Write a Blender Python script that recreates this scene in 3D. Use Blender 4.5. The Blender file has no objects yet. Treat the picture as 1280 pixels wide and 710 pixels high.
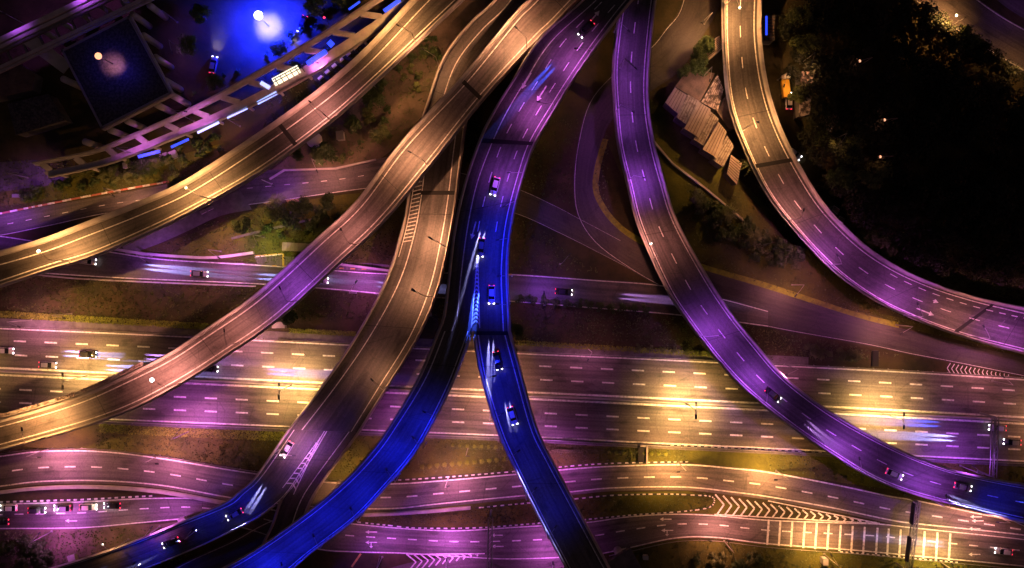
import bpy, bmesh, math, random
from mathutils import Vector as V, Matrix
random.seed(11)
C = bpy.context.scene.collection
sc = bpy.context.scene
R = math.radians
# ------------------------------------------------------------ camera, sky, moonlight, exposure
H = 190.0; F = 885.0                      # drone height in metres, focal length in photo pixels (1280 wide)
cam = bpy.data.cameras.new('camera'); co = bpy.data.objects.new('camera', cam); C.objects.link(co)
co.location = (0, 0, H); cam.sensor_width = 36; cam.lens = 36*F/1280; cam.clip_end = 2000; cam.clip_start = 1
sc.camera = co
w = bpy.data.worlds.new('World'); sc.world = w; w.use_nodes = True
nt = w.node_tree; bg = nt.nodes['Background']
sky = nt.nodes.new('ShaderNodeTexSky'); sky.sky_type = 'NISHITA'; sky.sun_disc = False
sky.sun_elevation = R(1.5); sky.sun_rotation = R(120)
tint = nt.nodes.new('ShaderNodeMix'); tint.data_type = 'RGBA'; tint.blend_type = 'MULTIPLY'
tint.inputs[0].default_value = 1; tint.inputs[7].default_value = (1.0, .45, .75, 1)
nt.links.new(sky.outputs[0], tint.inputs[6]); nt.links.new(tint.outputs[2], bg.inputs[0])
bg.inputs[1].default_value = .02
sl = bpy.data.lights.new('sun', 'SUN'); sl.energy = .02; sl.angle = R(8); sl.color = (1, .7, .6)
so = bpy.data.objects.new('sun', sl); C.objects.link(so); so.rotation_euler = (R(30), 0, R(60))
sc.view_settings.view_transform = 'Standard'; sc.view_settings.look = 'None'
sc.view_settings.exposure = 0.98; sc.view_settings.gamma = 1
sc.cycles.max_bounces = 4; sc.cycles.diffuse_bounces = 2; sc.cycles.glossy_bounces = 2
sc.cycles.transparent_max_bounces = 4; sc.cycles.sample_clamp_indirect = 2
sc.cycles.use_light_tree = True

def P(px, py, z=0.0):                     # a spot seen at photo pixel px,py that stands z metres up
    k = (H - z)/F
    return V(((px-640)*k, (355-py)*k, z))

# ------------------------------------------------------------ materials
def mat(name, col, rough=.85, col2=None, scale=1.0, detail=4, bump=0.0, metal=0, spec=.3, contrast=(.35,.65), streak=None, bscale=None):
    m = bpy.data.materials.new(name); m.use_nodes = True; n = m.node_tree.nodes; l = m.node_tree.links
    b = n['Principled BSDF']; b.inputs['Roughness'].default_value = rough; b.inputs['Metallic'].default_value = metal
    b.inputs['Specular IOR Level'].default_value = spec
    b.inputs['Base Color'].default_value = (*col, 1)
    tc = n.new('ShaderNodeTexCoord'); mp = n.new('ShaderNodeMapping')
    l.new(tc.outputs['UV' if streak else 'Object'], mp.inputs[0])
    if streak: mp.inputs['Scale'].default_value = (streak[0], streak[1], 1)
    if col2:
        no = n.new('ShaderNodeTexNoise'); no.inputs['Scale'].default_value = scale; no.inputs['Detail'].default_value = detail
        no.inputs['Roughness'].default_value = .65
        l.new(mp.outputs[0], no.inputs[0])
        r = n.new('ShaderNodeMapRange'); r.inputs[1].default_value = contrast[0]; r.inputs[2].default_value = contrast[1]
        l.new(no.outputs[0], r.inputs[0])
        x = n.new('ShaderNodeMix'); x.data_type = 'RGBA'; x.inputs[6].default_value = (*col, 1); x.inputs[7].default_value = (*col2, 1)
        l.new(r.outputs[0], x.inputs[0]); l.new(x.outputs[2], b.inputs['Base Color'])
    if bump:
        nb = n.new('ShaderNodeTexNoise'); nb.inputs['Scale'].default_value = bscale or scale*3; nb.inputs['Detail'].default_value = 5
        l.new(tc.outputs['Object'], nb.inputs[0])
        bu = n.new('ShaderNodeBump'); bu.inputs['Strength'].default_value = bump; bu.inputs['Distance'].default_value = .3
        l.new(nb.outputs[0], bu.inputs['Height']); l.new(bu.outputs[0], b.inputs['Normal'])
    return m

def asphalt(name, a, b_, tracks=1.0):
    m = bpy.data.materials.new(name); m.use_nodes = True; n = m.node_tree.nodes; l = m.node_tree.links
    b = n['Principled BSDF']; b.inputs['Roughness'].default_value = .6; b.inputs['Specular IOR Level'].default_value = .45
    tc = n.new('ShaderNodeTexCoord')
    def noise(src, scl, s, det=4):
        mp = n.new('ShaderNodeMapping'); mp.inputs['Scale'].default_value = scl; l.new(tc.outputs[src], mp.inputs[0])
        no = n.new('ShaderNodeTexNoise'); no.inputs['Scale'].default_value = s; no.inputs['Detail'].default_value = det
        l.new(mp.outputs[0], no.inputs[0]); return no.outputs[0]
    def rng(x, lo, hi, o0, o1):
        r = n.new('ShaderNodeMapRange'); r.inputs[1].default_value = lo; r.inputs[2].default_value = hi
        r.inputs[3].default_value = o0; r.inputs[4].default_value = o1; l.new(x, r.inputs[0]); return r.outputs[0]
    def mul(x, y):
        r = n.new('ShaderNodeMath'); r.operation = 'MULTIPLY'; l.new(x, r.inputs[0]); l.new(y, r.inputs[1]); return r.outputs[0]
    st = rng(noise('UV', (1.3, .02, 1), 1.0, 3), .3, .7, 1-.42*tracks, 1+.32*tracks)     # tyre-worn bands along the road
    st2 = rng(noise('UV', (3.5, .06, 1), 1.0, 2), .3, .7, .88, 1.1)
    big = rng(noise('Object', (1, 1, 1), .05, 3), .35, .65, .85, 1.15)
    spots = rng(noise('UV', (.35, .12, 1), 1.0, 5), .57, .66, 1.0, .55)                 # tar and oil patches
    grain = rng(noise('Object', (1, 1, 1), 2.2, 5), .3, .7, .78, 1.2)
    mpv = n.new('ShaderNodeMapping'); mpv.inputs['Scale'].default_value = (.28, .055, 1); l.new(tc.outputs['UV'], mpv.inputs[0])
    vo = n.new('ShaderNodeTexVoronoi'); vo.distance = 'CHEBYCHEV'; vo.inputs['Randomness'].default_value = .8; vo.inputs['Scale'].default_value = 1; l.new(mpv.outputs[0], vo.inputs[0])
    sx = n.new('ShaderNodeSeparateColor'); l.new(vo.outputs['Color'], sx.inputs[0])
    cell = rng(sx.outputs[0], .80, .82, 1.0, .74)                                      # repaired rectangles of newer tar
    ve = n.new('ShaderNodeTexVoronoi'); ve.feature = 'DISTANCE_TO_EDGE'; ve.inputs['Scale'].default_value = .16; l.new(tc.outputs['Object'], ve.inputs[0])
    crack = rng(ve.outputs['Distance'], .0, .012, .62, 1.0)
    k = mul(mul(mul(mul(st, st2), mul(big, spots)), grain), mul(cell, crack))
    x = n.new('ShaderNodeMix'); x.data_type = 'RGBA'; x.inputs[6].default_value = (*a, 1); x.inputs[7].default_value = (*b_, 1)
    l.new(noise('Object', (1, 1, 1), .09, 2), x.inputs[0])
    sca = n.new('ShaderNodeVectorMath'); sca.operation = 'SCALE'; l.new(x.outputs[2], sca.inputs[0]); l.new(k, sca.inputs['Scale'])
    l.new(sca.outputs[0], b.inputs['Base Color'])
    # slab seams: a faint dark cut every 5 m along the road
    return m

M = {}
M['asphalt'] = asphalt('asphalt', (.084,.073,.068), (.066,.06,.058))
M['asphalt_pale'] = asphalt('asphalt_pale', (.122,.102,.094), (.095,.082,.078))
M['asphalt_old'] = asphalt('asphalt_old', (.055,.045,.038), (.038,.033,.028), .6)
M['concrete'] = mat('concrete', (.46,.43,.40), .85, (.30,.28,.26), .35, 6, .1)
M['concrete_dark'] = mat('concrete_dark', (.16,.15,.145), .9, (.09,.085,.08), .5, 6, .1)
M['paint'] = mat('paint', (.70,.69,.65), .6, (.22,.21,.20), 1.4, 9, contrast=(.45,.72))
M['paint_yellow'] = mat('paint_yellow', (.62,.42,.06), .6, (.4,.28,.06), 1.2, 5)
M['paint_black'] = mat('paint_black', (.03,.03,.03), .6)
M['yellow_verge'] = mat('yellow_verge', (.22,.26,.02), .8, (.12,.13,.02), .8, 5)
M['joint'] = mat('joint', (.012,.012,.012), .7)
M['ground'] = mat('ground', (.022,.024,.008), .95, (.06,.046,.018), .11, 12, .6, contrast=(.38,.62), bscale=1.1)
M['grass'] = mat('grass', (.10,.105,.014), .95, (.045,.05,.010), .12, 8, .7, contrast=(.35,.6), bscale=1.6)
M['earth'] = mat('earth', (.16,.12,.08), .95, (.07,.06,.035), .12, 8, .5, contrast=(.35,.6), bscale=1.4)
M['leaf'] = mat('leaf', (.05,.085,.02), .7, (.03,.05,.012), .6)
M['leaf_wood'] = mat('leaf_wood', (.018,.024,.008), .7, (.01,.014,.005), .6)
M['sand'] = mat('sand', (.5,.4,.14), .9, (.12,.1,.04), .5, 6, contrast=(.42,.55))
M['leaf_pale'] = mat('leaf_pale', (.10,.12,.03), .7, (.05,.07,.02), .6)
M['leaf_hedge'] = mat('leaf_hedge', (.22,.27,.03), .7, (.12,.15,.02), .8)
M['bark'] = mat('bark', (.12,.09,.06), .9)
M['steel'] = mat('steel', (.32,.31,.30), .45, metal=.6)
M['dark_steel'] = mat('dark_steel', (.04,.04,.045), .5, metal=.4)
M['roof_dark'] = mat('roof_dark', (.018,.018,.02), .5, (.075,.07,.07), 1.6, 8, contrast=(.42,.6))
M['glass_dark'] = mat('glass_dark', (.01,.01,.012), .1, spec=.6)
M['roof_pale'] = mat('roof_pale', (.36,.29,.26), .7, (.25,.2,.18), .35, 6)
M['roof_worn'] = mat('roof_worn', (.30,.26,.24), .8, (.14,.11,.1), .9, 8, contrast=(.45,.6))
M['roof_rust'] = mat('roof_rust', (.16,.11,.08), .8, (.07,.05,.04), .5, 7)
M['roof_rag'] = mat('roof_rag', (.05,.04,.035), .8, (.40,.33,.30), .8, 8, contrast=(.46,.56))
M['rubber'] = mat('rubber', (.02,.02,.02), .8)
M['box_paint'] = mat('box_paint', (.6,.58,.55), .6)
M['yellow_body'] = mat('yellow_body', (.65,.38,.04), .5)
M['red_kerb'] = mat('red_kerb', (.35,.12,.08), .7)
for nme, cl in dict(white=(.75,.75,.75), black=(.02,.02,.022), silver=(.45,.45,.47), red=(.35,.03,.03), gold=(.5,.42,.28), grey=(.16,.16,.17)).items():
    M['car_'+nme] = mat('car_'+nme, cl, .25, spec=.6)
def emis(name, col, s):
    m = bpy.data.materials.new(name); m.use_nodes = True; b = m.node_tree.nodes['Principled BSDF']
    b.inputs['Base Color'].default_value = (*col, 1); b.inputs['Emission Color'].default_value = (*col, 1); b.inputs['Emission Strength'].default_value = s
    return m
M['glow_warm'] = emis('glow_warm', (1,.80,.42), 6)
M['glow_white'] = emis('glow_white', (1,.97,.85), 9)
M['glow_peach'] = emis('glow_peach', (1,.42,.22), .9)
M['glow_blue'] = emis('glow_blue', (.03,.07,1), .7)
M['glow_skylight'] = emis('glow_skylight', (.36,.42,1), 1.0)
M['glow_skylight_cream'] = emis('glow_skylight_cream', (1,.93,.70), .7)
M['headlight'] = emis('headlight', (1,.92,.95), 7)
M['tail'] = emis('tail', (1,.03,.08), 1.6)
M['lamp_off'] = mat('lamp_off', (.5,.5,.48), .3)

# ------------------------------------------------------------ helpers
def catmull(pts, n=12):
    out = []
    for i in range(len(pts)-1):
        p0 = pts[max(i-1,0)]; p1 = pts[i]; p2 = pts[i+1]; p3 = pts[min(i+2, len(pts)-1)]
        for k in range(n):
            t = k/n; out.append(tuple(.5*((2*b)+(-a+c)*t+(2*a-5*b+4*c-d)*t*t+(-a+3*b-3*c+d)*t**3) for a,b,c,d in zip(p0,p1,p2,p3)))
    out.append(tuple(pts[-1])); return out
def tag(o, label=None, cat=None, group=None, kind=None):
    for k, v in (('label', label), ('category', cat), ('group', group), ('kind', kind)):
        if v: o[k] = v
    return o
def empty(name, loc, label, cat, group=None, rz=0):
    o = bpy.data.objects.new(name, None); C.objects.link(o); o.location = loc; o.rotation_euler = (0,0,rz)
    o.empty_display_size = 1
    return tag(o, label, cat, group)
class MB:
    def __init__(s): s.v = []; s.f = []; s.uv = []; s.mi = []
    def face(s, pts, uv=None, mi=0):
        b = len(s.v); s.v += [tuple(p) for p in pts]; s.f.append(tuple(range(b, b+len(pts))))
        s.uv += uv if uv else [(p[0], p[1]) for p in pts]; s.mi.append(mi)
    def quadstrip(s, A, B, uA=0, uB=1, vs=None, mi=0):
        for i in range(len(A)-1):
            v0, v1 = (vs[i], vs[i+1]) if vs else (i, i+1)
            s.face([A[i], B[i], B[i+1], A[i+1]], [(uA,v0),(uB,v0),(uB,v1),(uA,v1)], mi)
    def box(s, c, d, rz=0, mi=0, taper=1.0):
        c = V(c); x, y, z = (q/2 for q in d); m = Matrix.Rotation(rz, 3, 'Z')
        p = []
        for sz in (-1, 1):
            t = taper if sz > 0 else 1
            for sx, sy in ((-1,-1),(1,-1),(1,1),(-1,1)): p.append(c + m @ V((sx*x*t, sy*y*t, sz*z)))
        for q in ((3,2,1,0),(4,5,6,7),(0,1,5,4),(1,2,6,5),(2,3,7,6),(3,0,4,7)): s.face([p[i] for i in q], mi=mi)
    def tube(s, a, b, r0, r1=None, n=8, mi=0):
        a, b = V(a), V(b); r1 = r0 if r1 is None else r1; d = (b-a).normalized()
        u = d.orthogonal().normalized(); w_ = d.cross(u)
        ra = [a + (u*math.cos(t)+w_*math.sin(t))*r0 for t in (2*math.pi*i/n for i in range(n))]
        rb = [b + (u*math.cos(t)+w_*math.sin(t))*r1 for t in (2*math.pi*i/n for i in range(n))]
        for i in range(n): j = (i+1) % n; s.face([ra[i], ra[j], rb[j], rb[i]], mi=mi)
        s.face(ra[::-1], mi=mi); s.face(rb, mi=mi)
    def prism(s, poly, z0, z1, mi=0):                     # poly: world xy points, counter-clockwise or not
        a = [V((p[0], p[1], z0)) for p in poly]; b = [V((p[0], p[1], z1)) for p in poly]
        s.face(b, mi=mi); s.face(a[::-1], mi=mi)
        for i in range(len(a)): j = (i+1) % len(a); s.face([a[i], a[j], b[j], b[i]], mi=mi)
    def sphere(s, c, r, sz=1, n=10):
        c = V(c); rings = []
        for i in range(n//2+1):
            t = math.pi*i/(n//2); rings.append([c+V((r*math.sin(t)*math.cos(a), r*math.sin(t)*math.sin(a), r*sz*math.cos(t))) for a in (2*math.pi*k/n for k in range(n))])
        for i in range(n//2):
            for k in range(n): j = (k+1) % n; s.face([rings[i][k], rings[i+1][k], rings[i+1][j], rings[i][j]])
    def build(s, name, m, parent=None, smooth=False, origin=None):
        me = bpy.data.meshes.new(name); o0 = V(origin) if origin is not None else V((0,0,0))
        me.from_pydata([tuple(V(p)-o0) for p in s.v], [], s.f)
        ms = m if isinstance(m, (list, tuple)) else [m]
        for q in ms: me.materials.append(q)
        if len(ms) > 1: me.polygons.foreach_set('material_index', s.mi)
        uvl = me.uv_layers.new(name='UVMap'); uvl.data.foreach_set('uv', [c for q in s.uv for c in q])
        bm = bmesh.new(); bm.from_mesh(me); bmesh.ops.remove_doubles(bm, verts=bm.verts, dist=1e-4)
        bmesh.ops.recalc_face_normals(bm, faces=bm.faces) if len(s.f) > 1 else None
        bm.to_mesh(me); bm.free()
        if smooth: me.polygons.foreach_set('use_smooth', [True]*len(me.polygons))
        o = bpy.data.objects.new(name, me); C.objects.link(o)
        if origin is not None: o.location = o0
        if parent:
            o.parent = parent
            w0 = V((0,0,0)); q_ = parent
            while q_: w0 += q_.location; q_ = q_.parent
            o.location = o0 - w0
        return o
def sheet(mb_):                                            # flat sheets must face up
    return mb_
ROADS = []
class Road:
    def __init__(s, rows, z=None, n=14, ground=False):
        rows = [tuple(r) if len(r) == 5 else (*r, z) for r in rows]
        d = catmull(rows, n)
        s.L = [P(r[0], r[1], r[4]) for r in d]; s.R = [P(r[2], r[3], r[4]) for r in d]
        s.s = [0]
        for i in range(1, len(d)): s.s.append(s.s[-1] + ((s.L[i]+s.R[i])/2-(s.L[i-1]+s.R[i-1])/2).length)
        s.len = s.s[-1]; s.ground = ground
        if ground: ROADS.append(s)
    def idx(s, t):
        t = min(max(t, 0), s.len-1e-6)
        lo, hi = 0, len(s.s)-1
        while hi-lo > 1:
            m = (lo+hi)//2
            if s.s[m] <= t: lo = m
            else: hi = m
        return lo, (t-s.s[lo])/max(s.s[hi]-s.s[lo], 1e-9)
    def at(s, t, u, dz=0):
        i, k = s.idx(t); a = s.L[i].lerp(s.L[i+1], k); b = s.R[i].lerp(s.R[i+1], k)
        p = a.lerp(b, u); p.z += dz; return p
    def width(s, t): return (s.at(t, 1)-s.at(t, 0)).length
    def um(s, t, m): wd = s.width(t); return m/wd if m >= 0 else 1+m/wd    # metres in from the left (or, negative, right) edge
    def dirn(s, t):
        a = s.at(max(t-.5,0), .5); b = s.at(min(t+.5, s.len), .5); d = b-a; d.z = 0; return d.normalized()
    def ts(s, t0=0, t1=None, step=2.0):
        t1 = s.len if t1 is None else t1; n = max(1, int(math.ceil((t1-t0)/step))); return [t0+(t1-t0)*i/n for i in range(n+1)]
    def strip(s, mb, uf0, uf1, dz, t0=0, t1=None, step=2.0, mi=0):
        T = s.ts(t0, t1, step)
        f0 = uf0 if callable(uf0) else (lambda t: uf0); f1 = uf1 if callable(uf1) else (lambda t: uf1)
        A = [s.at(t, f0(t), dz) for t in T]; B = [s.at(t, f1(t), dz) for t in T]
        wd = s.width(s.len/2); mb.quadstrip(A, B, f0(T[0])*wd, f1(T[0])*wd, T, mi)
    def line(s, mb, m, wd, dz, t0=0, t1=None, dash=None, mi=0, u=None):
        c = (lambda t: u if u is not None else s.um(t, m))
        lo = lambda t: c(t)-wd/2/s.width(t); hi = lambda t: c(t)+wd/2/s.width(t)
        t1 = s.len if t1 is None else t1
        if not dash: s.strip(mb, lo, hi, dz, t0, t1, mi=mi); return
        t = t0+dash[2] if len(dash) > 2 else t0
        while t+dash[0] < t1:
            s.strip(mb, lo, hi, dz, t, t+dash[0], 2, mi); t += dash[1]
    def sweep(s, mb, prof, side, t0=0, t1=None, step=2.0, uc=None):     # prof: (metres inward from the edge, height)
        T = s.ts(t0, t1, step); rings = []
        for t in T:
            a, b = s.at(t, 0), s.at(t, 1); ax = (b-a); ax.z = 0; ax.normalize()
            e, d = (a, ax) if side == 'L' else (b, -ax)
            if uc is not None: e, d = s.at(t, uc(t) if callable(uc) else uc), ax
            rings.append([e + d*q[0] + V((0,0,q[1])) for q in prof])
        n = len(prof)
        for i in range(len(T)-1):
            for k in range(n):
                j = (k+1) % n; mb.face([rings[i][k], rings[i][j], rings[i+1][j], rings[i+1][k]], [(k,T[i]),(k+1,T[i]),(k+1,T[i+1]),(k,T[i+1])])
        mb.face(rings[0][::-1]); mb.face(rings[-1])
    def near(s, px, py):                                     # arc length whose centre looks nearest to a photo pixel
        best = (1e9, 0)
        for i in range(len(s.s)):
            c = (s.L[i]+s.R[i])/2; k = F/(H-c.z); d = (640+c.x*k-px)**2+(355-c.y*k-py)**2
            best = min(best, (d, s.s[i]))
        return best[1]
def inside(x, y, marg=2.0):
    for r in ROADS:
        for i in range(0, len(r.L)-1):
            a = r.L[i]; b = r.R[i]; c = (a+b)/2; hw = (b-a).length/2+marg
            if (c.x-x)**2+(c.y-y)**2 < hw*hw:
                ax = (b-a).normalized(); dx = V((x-c.x, y-c.y, 0))
                dn = r.L[i+1]-a; dn.z = 0; dn.normalize()
                if abs(dx.dot(ax)) < hw and abs(dx.dot(dn)) < 4: return True
    return False

# ------------------------------------------------------------ ground and ground-level roads
g = MB(); N = 60
def gz(x, y): return 0
ext = 420
g.face([(-ext,-ext,-.02),(ext,-ext,-.02),(ext,ext,-.02),(-ext,ext,-.02)])
tag(g.build('ground', M['ground']), kind='structure')
def cpx0(p): return [(q[0], q[1]) for q in catmull(p, 4)][:-1]
def patch(name, pts, m, z, kind='structure'):
    b = MB(); b.face([P(x, y, z) for x, y in pts]); return tag(b.build(name, m), kind=kind)
patch('grass', [(-40,530),(110,528),(340,536),(640,550),(1280,582),(1340,590),(1340,640),(1100,610),(860,577),(640,588),(480,600),(420,604),(200,568),(0,560)], M['grass'], .0)
patch('grass', [(-60,340),(60,345),(330,358),(560,378),(800,392),(1000,418),(1150,450),(1280,474),(1000,456),(640,436),(320,418),(-60,398)], M['ground'], .0)
patch('grass', [(160,318),(245,290),(330,258),(430,243),(520,236),(500,338),(330,328),(200,320)], M['grass'], .0)
patch('earth', [(560,0),(620,0),(540,130),(500,180),(420,240),(330,250),(330,220),(420,150)], M['earth'], .0)
patch('grass', [(640,617),(860,614),(960,640),(900,652),(640,662),(450,655),(450,640)], M['grass'], .0)
patch('grass', [(-40,660),(200,655),(240,650),(180,700),(100,730),(-40,730)], M['earth'], .0)
patch('grass', [(640,706),(760,690),(850,674),(960,680),(1280,710),(1280,760),(640,760)], M['grass'], .0)
patch('grass', [(760,180),(812,300),(930,350),(1140,412),(1290,446),(1290,430),(1100,392),(1000,300),(930,230),(840,140),(790,110)], M['grass'], .0)
patch('grass', [(-40,262),(130,243),(300,205),(330,165),(220,195),(60,222),(-40,240)], M['grass'], .0)
patch('grass', [(0,606),(300,626),(330,640),(280,628),(200,622),(0,630)], M['ground'], .0)

patch('bare_patch', cpx0([(322,246),(333,244),(346,248),(350,254),(338,255),(324,253),(322,246)]), M['sand'], .012)
patch('bare_patch', cpx0([(357,250),(368,245),(376,250),(372,255),(361,255),(357,250)]), M['sand'], .012)
def groundroad(name, rows, z, m='asphalt', lines=(), dashes=(), wide=.22):
    r = Road(rows, z, ground=True); b = MB(); r.strip(b, 0, 1, 0); tag(b.build(name, M[m]), kind='structure')
    b = MB()
    for q in lines: r.line(b, q, wide, .012)
    for q in dashes: r.line(b, 0, wide*1.1, .012, dash=q[1:], u=q[0])
    if b.f: tag(b.build('lane_marking', M['paint']), kind='structure')
    return r
HW = groundroad('motorway', [(-60,406,-60,516),(0,409,0,519),(160,416,160,526.5),(320,424,320,533),(480,432,480,540),(640,440,640,546.5),(800,447,800,554.5),(960,455,960,562),(1137,464,1137,571),(1280,473,1280,578),(1360,478,1360,582)], .02,
     'asphalt_pale', (.35,-.35), ((.15,3.3,8.3,0),(.31,3.3,8.3,.3),(.70,3.3,8.3,1.5),(.85,3.3,8.3,1.5)), .38)
b = MB()
HW.line(b, 0, .5, .012, u=.463); HW.line(b, 0, .5, .012, u=.542)
tag(b.build('lane_marking', M['paint']), kind='structure')
b = MB(); HW.strip(b, .47, .535, .006); tag(b.build('median_strip', M['concrete_dark']), kind='structure')
RL = groundroad('slip_road', [(-60,575,-60,619),(0,569,0,612),(51,563,51,606),(124,563,124,605),(203,572,203,611),(300,588,300,628),(400,601,400,638),(487,603.5,487,640),(548,600,548,634),(640,592,640,625),(713,585,713,619),(767,581.5,767,614),(855,579.5,855,613),(919,584.5,919,619.5),(960,589,960,625),(1036,603,1036,638),(1112,619,1112,654),(1148,625,1148,659),(1280,652,1280,673),(1360,664,1360,686)], .03,
     'asphalt_pale', (.3,-.9), ((.5,2.9,7.1,2.0),), .34)
RM = groundroad('service_road', [(-60,632,-60,663),(0,629,0,662),(101,626,101,661),(177,622,177,654.5),(243,622,243,650),(300,628,300,660),(350,638,350,675),(400,649,400,688),(440,653.5,440,691),(513,660,510,693),(573,662,573,697),(640,658,640,700),(731,652,731,696),(782,645,782,687),(838,641.5,843,674),(893,643,893,673),(960,649,960,681),(1061,652.5,1061,688.5),(1102,654,1102,692),(1142,658.5,1142,696),(1280,673,1280,709),(1360,685,1360,720)], .04,
     'asphalt_pale', (.3,-.3), ((.43,2.4,5.6,0),), .28)
RS = groundroad('frontage_road', [(-60,288,-60,332),(0,294,0,338),(60,303,60,343),(139,314,139,348),(203,323,203,351),(320,330,320,356),(419,337,419,363),(485,341,485,369),(560,340,560,374),(640,342,640,378),(740,349,740,386),(828,356,828,393),(900,372,900,401),(960,388,960,409)], .045,
     'asphalt', (.3,-.3), (), .24)
RK = groundroad('loop_road', [(862,-40,915,-40),(850,12,896,15),(832,36,875,50),(812,60,850,88),(775,85,812,115),(738,125,768,146),(722,180,751,182),(717,230,741,231),(722,270,752,262),(745,305,775,288),(790,338,805,307),(833,362,840,321),(890,388,880,337),(960,409,960,361),(1082,431,1070,396),(1137,443,1137,413),(1190,453,1200,430),(1280,471,1280,446),(1360,487,1360,462)], .03,
     'asphalt_old', (.3,), (), .11)
RJ = groundroad('link_road', [(500,205,500,235),(560,212,555,246),(640,233,640,266),(690,255,700,292),(722,272,760,322),(775,300,800,343)], .02, 'asphalt_old', (.2,-.2), (), .10)
RR = groundroad('side_road', [(-60,275,-60,303),(0,268,0,295),(60,257,60,283),(142,243,142,266),(220,228,225,262),(290,216,295,258),(345,212,345,252),(421,208,421,241),(485,196,490,232),(560,183,560,222)], .03, 'asphalt', (-.2,), ((.5,1.6,5,0),), .14)
RP = groundroad('footpath', [(148,298,158,319),(180,284,195,306),(222,268,232,290),(262,252,275,270),(300,238,315,262)], .055, 'concrete_dark')
RN = groundroad('merge_road', [(480,712,470,760),(530,700,520,750),(600,694,600,745),(655,698,660,740),(720,697,725,720)], .025, 'asphalt_pale', (), (), .2)
RG = groundroad('ramp_road', [(360,640,372,680),(325,655,350,690),(290,675,320,705),(235,700,270,735),(180,730,220,770)], .05, 'asphalt_pale', (.6,), (), .26)
RT = groundroad('distant_road', [(1120,-20,1160,-45),(1155,10,1195,-22),(1215,52,1250,18),(1280,90,1315,55),(1340,130,1375,95)], .03, 'asphalt_pale', (.4,-.4), (), .3)
RU = groundroad('distant_road', [(1225,-20,1262,-45),(1262,12,1300,-14),(1330,50,1370,20)], .03, 'asphalt', (-.4,), (), .2)
patch('forecourt', [(-40,205),(45,200),(90,222),(60,232),(-40,245)], M['asphalt'], .02)
patch('courtyard', [(180,-20),(470,-20),(430,25),(330,85),(250,128),(215,117),(165,15)], M['ground'], .02)
patch('layby', [(318,322),(352,320),(420,326),(500,332),(500,340),(420,337),(322,330)], M['asphalt_pale'], .035)
# yellow shoulder round the loop
b = MB(); t0 = RK.near(738,170); t1 = RK.near(1125,425)
RK.strip(b, lambda t: RK.um(t,-.1)+0.0, lambda t: 1+1.5/RK.width(t), .02, t0, t1); tag(b.build('yellow_shoulder', M['yellow_verge']), kind='structure')
# drains along the motorway
for side, m0, nm in (('L', -2.4, 'drain_channel'), ('R', -1.1, 'drain_channel')):
    b = MB(); HW.sweep(b, [(m0,0),(m0,.25),(m0+.35,.25),(m0+.35,.08),(-.45,.08),(-.45,.25),(-.1,.25),(-.1,0)], side, 0, HW.near(1010,505) if side == 'L' else None, 3)
    tag(b.build(nm, M['concrete_dark']), kind='structure')

# chevrons, rumble bars, arrows
def px_line(mb, a, c, wd, z):
    a, c = P(*a, z), P(*c, z); d = (c-a).normalized(); n = V((-d.y, d.x, 0))*wd/2
    mb.face([a+n, a-n, c-n, c+n])
def chev(name, data, wd, z):
    b = MB()
    for (tx,ty),(mx,my),(bx,by) in data: px_line(b, (tx,ty), (mx,my), wd, z); px_line(b, (mx,my), (bx,by), wd, z+.003)
    return tag(b.build(name, M['paint']), kind='structure')
d = []
for k in range(21):
    x = 894+k*9.9; f = (x-894)/206; yt = 618+f*36.5; yb = 643.5+f*10.5
    d.append(((x,yt),(x+11*(1-f*.7),(yt+yb)/2),(x+2,yb)))
chev('gore_marking', d, .42, .06)
d = []
for k in range(11):
    x = 508+k*8.6; h = 22*(1-k/11.5); d.append(((x,692.5),(x+12*(1-k/14),692.5+h*.45),(x+2,692.5+h)))
chev('gore_marking', d, .36, .06)
d = []
for k in range(15):
    x = 1188+k*5.2; f = k/15; yt = 454+f*15; yb = 466.5+f*4; d.append(((x,yt),(x-4*(1-f),(yt+yb)/2),(x,yb)))
chev('gore_marking', d, .22, .06)
b = MB(); px_line(b, (960,626), (1100,654.5), .3, .066); px_line(b, (893,643), (1100,654.5), .3, .067)
px_line(b, (510,693), (606,692), .3, .07)
px_line(b, (318,321), (353,318), .3, .08)
tag(b.build('gore_outline', M['paint']), kind='structure')
b = MB()
for k, x in enumerate([960,974.5,989.5,1005,1020,1035,1050,1065,1080,1096,1110,1125]+[1155,1171,1187]):
    f = (x-960)/320; px_line(b, (x+1,649.5+f*24), (x-1,681+f*28), .55, .07)
tag(b.build('rumble_bar_marking', M['paint']), kind='structure')
b = MB()
for k in range(22): px_line(b, (340+k*14,317.5+k*.75 if k < 0 else 332.3+k*.5), (346+k*14,332.4+k*.5), .25, .07)
px_line(b, (318,320), (354,317), .35, .07); px_line(b, (354,317), (354,332), .5, .07)
tag(b.build('yellow_marking', M['paint_yellow']), kind='structure')
def arrow(mb, x, y, ang, ln=3.2, z=.06, turn=0, sc_=1):
    c = P(x, y, z); m = Matrix.Rotation(ang, 3, 'Z')
    def q(pts): mb.face([c + m @ V((a*sc_, b_*sc_, 0)) for a, b_ in pts])
    q([(-ln/2,-.13),(ln/2-1,-.13),(ln/2-1,.13),(-ln/2,.13)]); q([(ln/2-1,-.5),(ln/2,0),(ln/2-1,.5)])
    if turn: q([(-.1,-.1*turn),(-.1,-1.0*turn),(.15,-1.0*turn),(.15,-.1*turn)]); q([(-.45,-1.0*turn),(.02,-1.6*turn),(.5,-1.0*turn)])
b = MB()
for x, y, a, t in [(832,649,180,0),(834,663,180,-1),(464,665,180,0),(464,678,180,-1),(621,669,180,0),(622,683,180,0),(89,651,180,0),(1220,646,180,0),(1222,651,180,0),(1218,661,180,0),(1218,693,180,0)]:
    arrow(b, x, y, R(a), z=.07, turn=t)
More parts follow.
